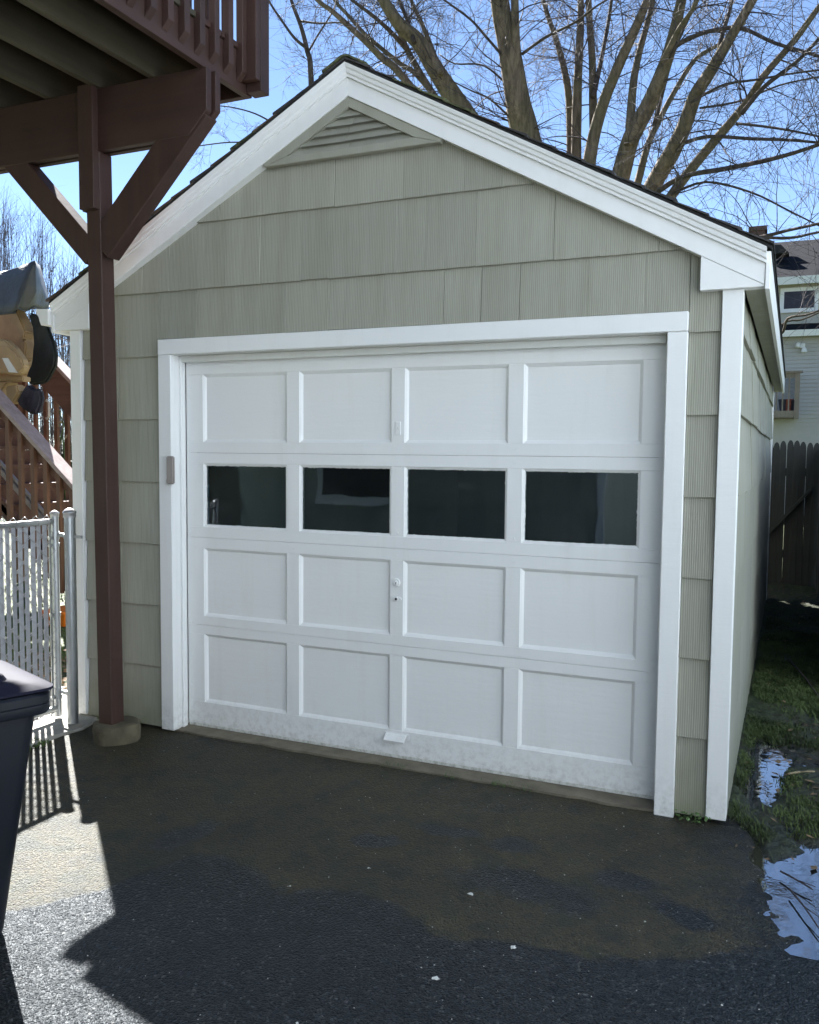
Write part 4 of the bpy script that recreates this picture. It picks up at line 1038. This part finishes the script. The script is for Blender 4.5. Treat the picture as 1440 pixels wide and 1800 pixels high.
lq = at(1411, 608, YH)
fl = MB().box(lq.x-0.06, lq.x+0.06, YH-0.05, YH-0.001, lq.z-0.06, lq.z+0.06).build('floodlight', 'white_plastic', nh)
for dx_, dz_ in ((-0.10, 0.0), (0.04, -0.13)): MB().lathe((lq.x+dx_, YH-0.12, lq.z+dz_-0.06), [(0.04, 0.0), (0.075, 0.02), (0.06, 0.1), (0.03, 0.14)], 12).build('lamp_head', 'white_plastic', fl)

# pale houses far to the left behind the stairs
fh = thing('distant_house', (-17, 27, 0), 'white house far behind the stairs, glimpsed at left', 'house')
MB().box(-24, -14.5, 27, 35, 0, 3.6).build('wall', 'vinyl', fh); MB().prism([(-24.4, 3.5), (-14.1, 3.5), (-19.2, 5.0)], 26.7, 35.3).build('roof', 'roof_grey', fh)
for xx in (-22.5, -19.5, -16.8): MB().box(xx, xx+0.9, 26.96, 26.999, 1.2, 2.5).build('window', 'bag', fh)

# ================================================================== TREES
def smooth_path(pts, n=4):
    out = []
    m = len(pts)
    for i in range(m-1):
        p0 = pts[max(0,i-1)]; p1 = pts[i]; p2 = pts[i+1]; p3 = pts[min(m-1,i+2)]
        for k in range(n):
            t = k/n
            out.append(0.5*((2*p1) + (p2-p0)*t + (2*p0-5*p1+4*p2-p3)*t*t + (3*p1-p0-3*p2+p3)*t*t*t))
    out.append(pts[-1]); return out
rt = random.Random(21)
def wander(p, d, length, r0, mb, depth, spread, grav, sides=3, seg=None, taper=0.25):
    seg = seg or max(4, int(length/0.13)); pts = [p]; q = p.copy(); dd = d.normalized(); rr = [r0]
    cv_ = Vector((rt.gauss(0,1), rt.gauss(0,1), rt.gauss(0,1)))*0.07
    for i in range(seg):
        dd = (dd + Vector((rt.gauss(0,1), rt.gauss(0,1), rt.gauss(0,1)))*spread*0.75 + cv_ + Vector((0,0,grav))).normalized()
        q = q + dd*(length/seg); pts.append(q); rr.append(r0*(1-(1-taper)*(i+1)/seg))
    mb.tube(pts, rr, sides, False)
    if depth > 0:
        k = rt.randint(3, 6) if depth > 1 else rt.randint(2, 5)
        for _ in range(k):
            i = rt.randint(1, seg-1); a = pts[i]; t_ = (pts[i+1]-pts[i]).normalized()
            side = t_.orthogonal().normalized(); side.rotate(Matrix.Rotation(rt.uniform(0, 6.283), 3, t_))
            nd = t_*rt.uniform(0.5, 1.0) + side*rt.uniform(0.45, 0.9) + Vector((0,0,rt.uniform(-0.1,0.3)))
            wander(a, nd, length*rt.uniform(0.4, 0.8), max(0.0032, rr[i]*0.6), mb, depth-1, spread, grav*0.6, 3)
def make_tree(name, label, limbs, base, mat_l, mat_t, ntw, twlen, pxm, cat='tree', grav=0.03, twr=0.007):
    root = thing(name, base, label, cat); tw = MB()
    for lb in limbs:
        pts = smooth_path(lb['p'], 4); m = len(pts)
        r0, r1 = lb['r']; rr = [r0 + (r1-r0)*(i/(m-1))**0.9 for i in range(m)]
        big = r0 > 0.035
        mb = MB(); mb.tube(pts, [r*(1+0.07*noise.noise(p*1.7)) for r, p in zip(rr, pts)], 12 if big else 6)
        o = mb.build(lb.get('n', 'limb'), mat_l if r0 > 0.05 else 'bark_small', root, smooth=True)
        L = sum((pts[i+1]-pts[i]).length for i in range(m-1))
        for _ in range(int(ntw*L*lb.get('tw', 1))):
            i = rt.randint(min(lb.get('from', 0)*4, m-3), m-2); t_ = (pts[i+1]-pts[i]).normalized()
            side = t_.orthogonal().normalized(); side.rotate(Matrix.Rotation(rt.uniform(0, 6.283), 3, t_))
            nd = t_*rt.uniform(0.15, 0.8) + side + Vector((0,0,rt.uniform(-0.2,0.35)))
            wander(pts[i], nd, rt.uniform(0.4, 1.0)*twlen, min(rr[i]*0.35, twr*rt.uniform(0.55, 1.5)), tw, 2, 0.13, grav*rt.uniform(-1.2, 1.2))
    tag(tw.build('twigs', mat_t, root, smooth=True, fix=False), kind='stuff')
    return root
def LB(px, w0, w1, ys, tw=1.0, frm=1, n='limb'):
    """limb through pixels px; ys = (first, last) distance; widths in pixels"""
    m = len(px); pts = []
    for i, (u, v) in enumerate(px):
        pts.append(at(u, v, ys[0] + (ys[1]-ys[0])*i/(m-1)))
    s = 1534.0/((pts[0]-CAM).dot(FW)); s1 = 1534.0/((pts[-1]-CAM).dot(FW))
    return {'p': pts, 'r': (w0/2/s, w1/2/s1), 'tw': tw, 'from': frm, 'n': n}
CR = (1012, 640)
base = at(1012, 950, 11.0); base.z = 0
limbs = [
 {'p': [Vector((base.x, 11, -0.1)), Vector((base.x+0.02, 11, 1.2)), Vector((base.x-0.02, 11, 2.4)), at(1012, 600, 11)], 'r': (0.62, 0.5), 'tw': 0, 'from': 0, 'n': 'trunk'},
 LB([(995,610),(965,420),(925,240),(911,181),(894,80),(878,0),(862,-160),(850,-420)], 62, 22, (11,9.6), 1.0, 2),
 LB([(915,150),(907,80),(905,0),(900,-150),(915,-320)], 20, 8, (10.3,9.6), 1.2, 1),
 LB([(1000,600),(960,420),(900,215),(898,190),(890,120)], 22, 6, (11,11.4), 1, 2),
 LB([(1008,600),(1006,400),(1003,258),(999,161),(981,80),(955,0),(925,-140)], 20, 6, (11,12.2), 1, 2),
 LB([(1015,600),(1014,420),(1013,274),(1015,161),(1019,80),(1021,0),(1015,-160),(1030,-330)], 24, 7, (11,11.6), 1, 2),
 LB([(1018,600),(1028,400),(1037,278),(1057,193),(1085,121),(1118,48),(1138,0),(1190,-140),(1220,-330)], 28, 9, (11,10.2), 1, 2),
 LB([(1045,250),(1043,201),(1041,100),(1035,0),(1040,-150),(1020,-320)], 17, 7, (10.9,11.7), 1, 1),
 LB([(1043,170),(1060,90),(1075,0),(1085,-120)], 10, 4, (10.9,12.5), 1, 1),
 LB([(1025,600),(1060,430),(1091,310),(1110,242),(1138,189),(1162,133),(1182,72),(1198,0),(1230,-150),(1240,-340)], 40, 11, (11,9.5), 1, 2),
 LB([(1106,255),(1112,161),(1122,100),(1148,0),(1170,-140)], 17, 7, (10.4,11.0), 1, 1),
 LB([(1165,110),(1195,50),(1226,0),(1265,-120)], 12, 5, (9.9,9.2), 1, 1),
 LB([(1030,610),(1090,430),(1122,318),(1138,258),(1158,213),(1186,161),(1222,105),(1267,76),(1310,40)], 16, 5, (11,12.3), 1, 2),
 LB([(1150,222),(1165,160),(1185,90),(1215,20),(1250,-80)], 9, 4, (11.6,11.8), 1, 1),
 LB([(1030,600),(1095,440),(1146,330),(1178,274),(1202,225),(1222,169),(1247,129),(1283,68),(1323,0),(1400,-140),(1450,-320)], 36, 10, (11,9.0), 1, 2),
 LB([(1262,100),(1270,60),(1287,0),(1300,-110)], 10, 4, (9.9,10.4), 1, 1),
 LB([(1035,610),(1120,440),(1182,342),(1234,274),(1283,217),(1315,177),(1343,133),(1396,72),(1440,12),(1510,-80)], 20, 8, (11,9.0), 1, 2),
 LB([(1303,201),(1343,153),(1400,109),(1440,68),(1500,10)], 9, 5, (9.7,9.3), 1, 1),
 LB([(1158,336),(1202,310),(1279,296),(1363,278),(1440,254),(1540,215)], 10, 6, (10.3,8.6), 1.2, 1),
 LB([(1206,250),(1247,240),(1323,244),(1384,246),(1440,251),(1530,262)], 7, 4, (9.9,8.9), 1.3, 1),
 LB([(1295,217),(1363,225),(1440,240),(1520,262)], 5, 3, (9.6,8.6), 1.3, 1),
 LB([(1175,100),(1190,80),(1230,60),(1275,50),(1311,52),(1363,76),(1440,99),(1520,130)], 9, 5, (9.9,9.2), 1.2, 1),
 LB([(1215,180),(1270,150),(1330,140),(1400,128),(1470,120)], 5, 3, (9.8,8.8), 1.2, 1),
 LB([(1230,190),(1300,178),(1370,150),(1440,135)], 4, 3, (9.8,10.5), 1.2, 1),
 LB([(1060,360),(1200,395),(1300,420),(1345,415),(1385,405),(1440,393),(1530,370)], 9, 4, (10.9,9.0), 0.9, 2),
 LB([(1330,417),(1390,418),(1440,408),(1520,396)], 6, 3, (9.4,9.0), 0.9, 1),
 LB([(1300,620),(1370,590),(1385,560),(1420,553),(1460,538)], 6, 3, (10.0,9.3), 0.6, 1),
 LB([(1290,650),(1372,572),(1410,562),(1450,545)], 5, 2.5, (10.0,9.8), 0.5, 1),
 LB([(1180,342),(1240,320),(1320,338),(1390,372),(1450,402)], 5, 2.5, (10.3,9.6), 1.2, 1),
 LB([(990,600),(900,330),(805,183),(769,128),(735,73),(705,46),(674,0),(610,-120),(560,-260)], 44, 12, (11,9.4), 1, 2),
 LB([(985,600),(860,320),(761,165),(735,122),(717,89),(700,50),(690,10)], 15, 8, (11,11.5), 1, 2),
 LB([(980,600),(840,280),(741,141),(705,113),(668,83),(640,58),(613,28),(588,0),(540,-70)], 11, 5, (11,12), 1, 2),
 LB([(980,600),(820,290),(708,135),(674,104),(643,73),(607,40),(582,18),(558,0),(500,-60)], 17, 6, (11,10.4), 1, 2),
 LB([(775,130),(757,80),(741,40),(723,0),(700,-80)], 11, 5, (10.2,11), 1, 1),
 LB([(728,75),(720,46),(702,0),(680,-70)], 9, 4, (10.0,10.4), 1, 1),
 LB([(717,89),(689,58),(656,28),(619,0),(560,-50)], 9, 4, (10.4,9.7), 1, 1),
 LB([(881,95),(854,64),(827,34),(781,0),(740,-30)], 5, 3, (10.1,9.2), 1, 1),
 LB([(895,205),(861,174),(830,160),(790,140)], 4, 2, (10.6,9.8), 1.2, 1),
 LB([(893,150),(850,115),(800,112),(772,95)], 4, 2, (10.4,11.2), 1.2, 1),
 LB([(918,95),(960,65),(1010,40),(1050,10),(1100,-20)], 6, 3, (10.1,9.3), 1.2, 1),
]
make_tree('bare_tree', 'large bare many-stemmed tree rising behind the right roof slope', limbs, (base.x, 11, 0), 'bark', 'twig', 2.7, 1.7, 100, twr=0.011)
b2 = at(560, 900, 13.0); b2.z = 0
l2 = [LB([(556,800),(552,400),(547,138),(540,89),(529,46),(512,0),(495,-70)], 14, 4, (13,13.3), 0.7, 2, 'trunk'),
      LB([(540,85),(518,67),(494,34),(472,0),(455,-40)], 6, 3, (13.1,12.6), 1, 1),
      LB([(529,37),(561,41),(598,40),(625,50)], 4, 2, (13.2,12.6), 1, 1),
      LB([(540,95),(560,60),(585,20),(600,-20)], 4, 2, (13.2,13.9), 1, 1),
      LB([(548,300),(500,235),(460,205),(415,190),(372,185)], 5, 1.5, (13,12), 1.4, 1),
      LB([(548,330),(480,262),(420,250),(360,255),(325,262)], 4, 1.5, (13,12.6), 1.4, 1)]
make_tree('slender_tree', 'slender bare tree behind the roof peak beside the deck corner', l2, (b2.x, 13, 0), 'bark_small', 'twig', 2.6, 0.9, 90, twr=0.008)

# thicket of upright shoots at the far left: separate clumps
SAPL = ['bare sapling clump furthest left in the far thicket, partly out of frame', 'bare sapling clump at the left photo edge, second in the far thicket', 'bare upright saplings above the left half of the grey cover', 'bare upright saplings above the middle of the grey cover',
 'bare saplings above the peak of the grey cover', 'bare saplings just right of the grey cover peak', 'bare saplings midway between grey cover and deck post', 'bare saplings just left of the brown deck post', 'bare saplings behind the brown deck post, rightmost of the thicket']
for k in range(9):
    u0 = -40 + 24*k + rt.uniform(-6, 6); Y = rt.uniform(13, 17)
    root_p = at(u0, 900, Y); root_p.z = 0
    cl = thing('sapling_clump', tuple(root_p), SAPL[k], 'sapling', 'saplings of the far left thicket')
    tw = MB(); stems = MB()
    top = 330 + max(0, (u0-60))*1.25 + rt.uniform(-15, 25) if u0 > 60 else 330 + rt.uniform(-12, 45)
    for j in range(15):
        ut = u0 + rt.gauss(0, 17); ub = u0 + rt.gauss(0, 8)
        pt = at(ut, top + abs(rt.gauss(0, 75)), Y + rt.uniform(-.6,.6)); pb = at(ub, 850, Y); pb.z = 0
        mid = pb.lerp(pt, 0.5) + Vector((rt.gauss(0,.12), rt.gauss(0,.12), 0))
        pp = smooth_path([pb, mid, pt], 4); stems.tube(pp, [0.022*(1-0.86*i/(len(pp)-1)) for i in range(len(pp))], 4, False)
        for _ in range(12):
            i = rt.randint(2, len(pp)-2); d = (pp[i+1]-pp[i]).normalized()
            wander(pp[i], d + Vector((rt.gauss(0,.35), rt.gauss(0,.35), 0.1)), rt.uniform(0.4, 1.3), 0.0065, tw, 1, 0.07, 0.03, 3)
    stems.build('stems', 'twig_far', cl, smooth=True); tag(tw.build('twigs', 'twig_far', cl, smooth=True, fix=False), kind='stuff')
# tangled brush lower down
br_ = MB()
for _ in range(420):
    p = at(rt.uniform(-60, 150), rt.uniform(560, 860), rt.uniform(7.5, 11)); 
    if p.z < 0.05: continue
    wander(p, Vector((rt.gauss(0,1), rt.gauss(0,1), rt.gauss(0,.7))), rt.uniform(0.5, 1.4), 0.006, br_, 1, 0.22, 0.0, 3)
tag(tag(br_.build('brush', 'twig', None, smooth=True, fix=False), 'tangled bare brush behind the stairs at left', 'brush'), kind='stuff')
def leafy(name, label, c, rx, rz, n, mat, seed):
    q = random.Random(seed); m_ = MB()
    for _ in range(n):
        d = Vector((q.gauss(0,1), q.gauss(0,1), q.gauss(0,1))).normalized()*q.random()**0.4
        p = Vector(c) + Vector((d.x*rx, d.y*rx*0.8, d.z*rz)); s_ = q.uniform(0.03, 0.08); a = Vector((q.gauss(0,1), q.gauss(0,1), q.gauss(0,1))).normalized(); b3 = a.orthogonal().normalized()
        nn = len(m_.v); m_.v += [tuple(p+a*s_*1.6), tuple(p+b3*s_*.6), tuple(p-a*s_*1.6), tuple(p-b3*s_*.6)]; m_.f.append([nn,nn+1,nn+2,nn+3])
    r_ = thing(name, (c[0], c[1], 0), label, 'shrub')
    m_.build('crown', mat, r_, fix=False); MB().tube([(c[0],c[1],0),(c[0]+.05,c[1],c[2])], [0.05,0.02], 6).build('trunk', 'bark_small', r_)
leafy('evergreen_shrub', 'dark evergreen shrub low behind the brown stairs', (-8.2, 7.2, 0.9), 1.2, 0.9, 2600, 'evergreen', 3)

# ================================================================== GROUND COVER AND SMALL THINGS
def blades(name, n, reg, fz, mat, h0, h1, seed, dens=None, wd=0.003):
    q = random.Random(seed); vs_ = []; fs = []; k = 0; tries = 0
    while k < n and tries < n*12:
        tries += 1
        x = q.uniform(reg[0], reg[1]); y = q.uniform(reg[2], reg[3])
        if dens and q.random() > dens(x, y): continue
        z = fz(x, y)-0.004; h = q.uniform(h0, h1); a = q.uniform(0, 6.283); lean = q.uniform(0.2, 1.1)*h; c, s = math.cos(a), math.sin(a)
        w2 = wd*q.uniform(0.6, 1.3); pa = a + 1.57 + q.uniform(-.5,.5); cx, sx = math.cos(pa)*w2, math.sin(pa)*w2
        i = len(vs_)
        vs_ += [(x-cx, y-sx, z), (x+cx, y+sx, z), (x+c*lean*.4+cx*.8, y+s*lean*.4+sx*.8, z+h*.6), (x+c*lean*.4-cx*.8, y+s*lean*.4-sx*.8, z+h*.6), (x+c*lean, y+s*lean, z+h*0.9)]
        fs += [(i, i+1, i+2, i+3), (i+3, i+2, i+4)]; k += 1
    me = bpy.data.meshes.new(name); me.from_pydata(vs_, [], fs); me.materials.append(M[mat])
    o = bpy.data.objects.new(name, me); col.objects.link(o); tag(o, kind='stuff'); return o
def yard_dens(x, y):
    d = sstep(-0.28, 0.10, nz(x, y, 1.9, 7) + 0.25*nz(x, y, 7, 2)) 
    if yard_z(x, y) < -0.008: d *= 0.12
    if x < 1.58 and y > 0: d *= 0.6
    d *= sstep(5.6, 3.0, y) if y > 3.0 else 1
    if y < -0.2: d *= 0.25*sstep(-0.9, -0.2, y) * (1 if x > drive_right(y) else 0)
    if math.hypot((x-2.05)/0.42, (y+0.33)/0.36) < 1: d *= 0.03
    return d
tag(blades('side_grass', 75000, (1.56, 2.6, -0.6, 5.6), yard_z, 'grass_dark', 0.008, 0.038, 1, yard_dens, 0.0022), 'dark green grass along the garage side wall', 'grass')
tag(blades('lawn_grass', 16000, (-8, -2.1, 0.6, 8), lambda x, y: 0.02*nz(x, y, 1.3), 'grass', 0.03, 0.08, 2, None, 0.005), 'sunlit green lawn beyond the chain-link gate', 'grass')
tag(blades('threshold_grass', 260, (-0.9, 0.95, 0.0, 0.045), lambda x, y: 0.0, 'weed', 0.012, 0.035, 3, lambda x, y: 1.0 if (abs(x-0.02) < 0.06 or abs(x-0.62) < 0.10 or abs(x-0.33)<.05) else 0.03, 0.0016), 'short grass tufts at the door threshold', 'grass')
tag(blades('walk_grass', 160, (-1.84, -1.73, -0.62, -0.42), lambda x, y: 0.005, 'grass', 0.01, 0.03, 4, None, 0.003), 'grass tuft where the walk meets the asphalt', 'grass')
# litter of leaves and stalks in the side yard
lt = MB(); q = random.Random(8)
for _ in range(420):
    x = q.uniform(1.58, 2.5); y = q.uniform(-0.3, 6.8); z = max(yard_z(x, y), -0.007)+0.006
    a = q.uniform(0, 6.28); l = q.uniform(0.008, 0.028); w2 = l*q.uniform(0.15, 0.6); c, s = math.cos(a), math.sin(a); n = len(lt.v)
    lt.v += [(x-c*l, y-s*l, z), (x-s*w2, y+c*w2, z+0.006*q.random()), (x+c*l, y+s*l, z+0.008*q.random()), (x+s*w2, y-c*w2, z+.002)]; lt.f.append([n,n+1,n+2,n+3])
tag(tag(lt.build('leaf_litter', 'leaf_dead', fix=False), 'dead leaves and stalks scattered over the side yard', 'leaves'), kind='stuff')
lt = MB()
for _ in range(700):
    x = q.uniform(-3.4, -2.05); y = q.uniform(0.3, 2.2); z = 0.02; a = q.uniform(0, 6.28); l = q.uniform(0.015, 0.05); w2 = l*q.uniform(0.3, 0.6); c, s = math.cos(a), math.sin(a); n = len(lt.v)
    lt.v += [(x-c*l, y-s*l, z), (x-s*w2, y+c*w2, z+0.02*q.random()), (x+c*l, y+s*l, z+0.02*q.random()), (x+s*w2, y-c*w2, z+.004)]; lt.f.append([n,n+1,n+2,n+3])
tag(tag(lt.build('leaf_litter', 'leaf_dead', fix=False), 'brown leaf litter on the ground behind the gate', 'leaves'), kind='stuff')
# pale grit on the driveway
gr = MB()
for _ in range(800):
    x = q.uniform(-1.5, 1.85); y = q.uniform(-2.2, 0.02)
    if q.random() > 0.25 + 0.75*sstep(-0.5, 1.6, x): continue
    s_ = q.uniform(0.0009, 0.0024) * (2.0 if q.random() < 0.05 else 1); z = drive_z(x, y) + s_*0.4; n = len(gr.v)
    gr.v += [(x+s_*q.uniform(.6,1.4), y, z), (x, y+s_*q.uniform(.6,1.4), z), (x-s_*q.uniform(.6,1.4), y, z), (x, y-s_*q.uniform(.6,1.4), z), (x, y, z+s_*.8)]
    gr.f += [[n,n+1,n+4],[n+1,n+2,n+4],[n+2,n+3,n+4],[n+3,n,n+4]]
tag(tag(gr.build('grit', 'chip'), 'pale grit scattered on the dark asphalt', 'grit'), kind='stuff')
for (u, v, s_, lb) in ((828,1575,0.013,'small white petal scrap on the asphalt below the door middle'),(903,1668,0.012,'white scrap on the dark wet asphalt right of centre'),(765,1722,0.014,'white scrap lowest on the dark asphalt, near bottom centre'),(648,1528,0.009,'tiny white scrap on the asphalt left of centre')):
    p = ground(u, v); m_ = MB(); n = 9
    zz = drive_z(p.x, p.y)+0.003
    ring = [(p.x + s_*q.uniform(.35,1.1)*math.cos(6.283*k/n), p.y + s_*q.uniform(.3,1.0)*math.sin(6.283*k/n), zz + 0.004*q.random()) for k in range(n)]
    m_.v = ring + [(p.x, p.y, zz+0.004)] + [(a, b, c-0.0015) for a, b, c in ring]
    m_.f = [[k, (k+1) % n, n] for k in range(n)] + [[k, n+1+k, n+1+(k+1) % n, (k+1) % n] for k in range(n)]
    tag(m_.build('scrap', 'chip'), lb, 'scrap')
# weed at the foot of the right corner
wd = thing('weed', (1.43, -0.03, 0), 'small leafy green weed at the foot of the right corner board', 'weed')
for k in range(26):
    c = Vector((1.43 + q.gauss(0, .045), -0.035 + q.gauss(0, .018), 0.004)); a = q.uniform(0, 6.283); e = q.uniform(0.15, 0.9); l = q.uniform(0.012, 0.026)
    d = Vector((math.cos(a)*math.cos(e), math.sin(a)*math.cos(e), math.sin(e))); s = Vector((-math.sin(a), math.cos(a), 0))*l*0.42; b0 = c + Vector((0,0,q.uniform(0, .035)))
    m_ = MB(); m_.v = [tuple(b0), tuple(b0+d*l*.5+s), tuple(b0+d*l*1.1), tuple(b0+d*l*.5-s), tuple(b0+d*l*.5+Vector((0,0,.003)))]; m_.f = [[0,1,4],[1,2,4],[2,3,4],[3,0,4]]
    m_.build('leaf', 'weed', wd, fix=False)
MB().tube([(1.43,-.03,0),(1.432,-.032,.03)], [0.0025,0.001], 5).build('stem', 'weed', wd)
# fallen twigs at the puddle and in the yard
for (pa, pb, r_, lb, mt) in (((1372,1538),(1428,1570),0.004,'dark fallen twig lying across the puddle edge','twig'),((1388,1570),(1440,1640),0.0035,'fallen twig in the puddle nearest the right edge','twig'),((1384,1368),(1432,1372),0.006,'pale broken stick lying in the side yard grass','straw'),((1385,1170),(1440,1240),0.006,'thin dark fallen branch further back in the side yard','twig')):
    a = ground(*pa); b = ground(*pb); a.z = b.z = 0.014; 
    if pa[1] < 1400: a.z = yard_z(a.x, a.y)+0.03; b.z = yard_z(b.x, b.y)+0.03
    m_ = a.lerp(b, .5) + Vector((q.uniform(-.015,.015), q.uniform(-.015,.015), .004))
    t_ = MB(); t_.tube(smooth_path([a, m_, b], 4), [r_]*4+[r_*.8]*4+[r_*.5], 6); t_.tube([m_, m_+(b-a)*0.3+Vector((0.03,-0.02,0.01))], [r_*.6, r_*.3], 5)
    tag(t_.build('fallen_twig', mt, smooth=True), lb, 'twig')
# climbing weed seen against the stairs
vn = thing('climbing_plant', (at(107,780,ay(1.75)).x, ay(1.75), 0), 'thin pale green stalk climbing by the far stair railing', 'plant')
s_ = MB(); pts = [Vector((at(112,840,ay(1.75)).x, ay(1.75), 0.0))] + [at(u, v, ay(1.75)) for u, v in ((113,790),(106,775),(112,750),(108,735),(105,722))]
s_.tube(smooth_path(pts, 4), 0.006, 6).build('stem', 'weed', vn, smooth=True)
for (u, v) in ((105,724),(112,732),(107,742),(104,748),(116,768),(107,778),(103,770)):
    c = at(u, v, ay(1.75)); m_ = MB(); a = q.uniform(0, 6.28); d = Vector((math.cos(a), -.3, math.sin(a)))*0.035; s2 = Vector((-math.sin(a), .2, math.cos(a)))*0.014
    m_.v = [tuple(c-d), tuple(c+s2), tuple(c+d), tuple(c-s2)]; m_.f = [[0,1,2,3]]; m_.build('leaf', 'straw', vn, fix=False)
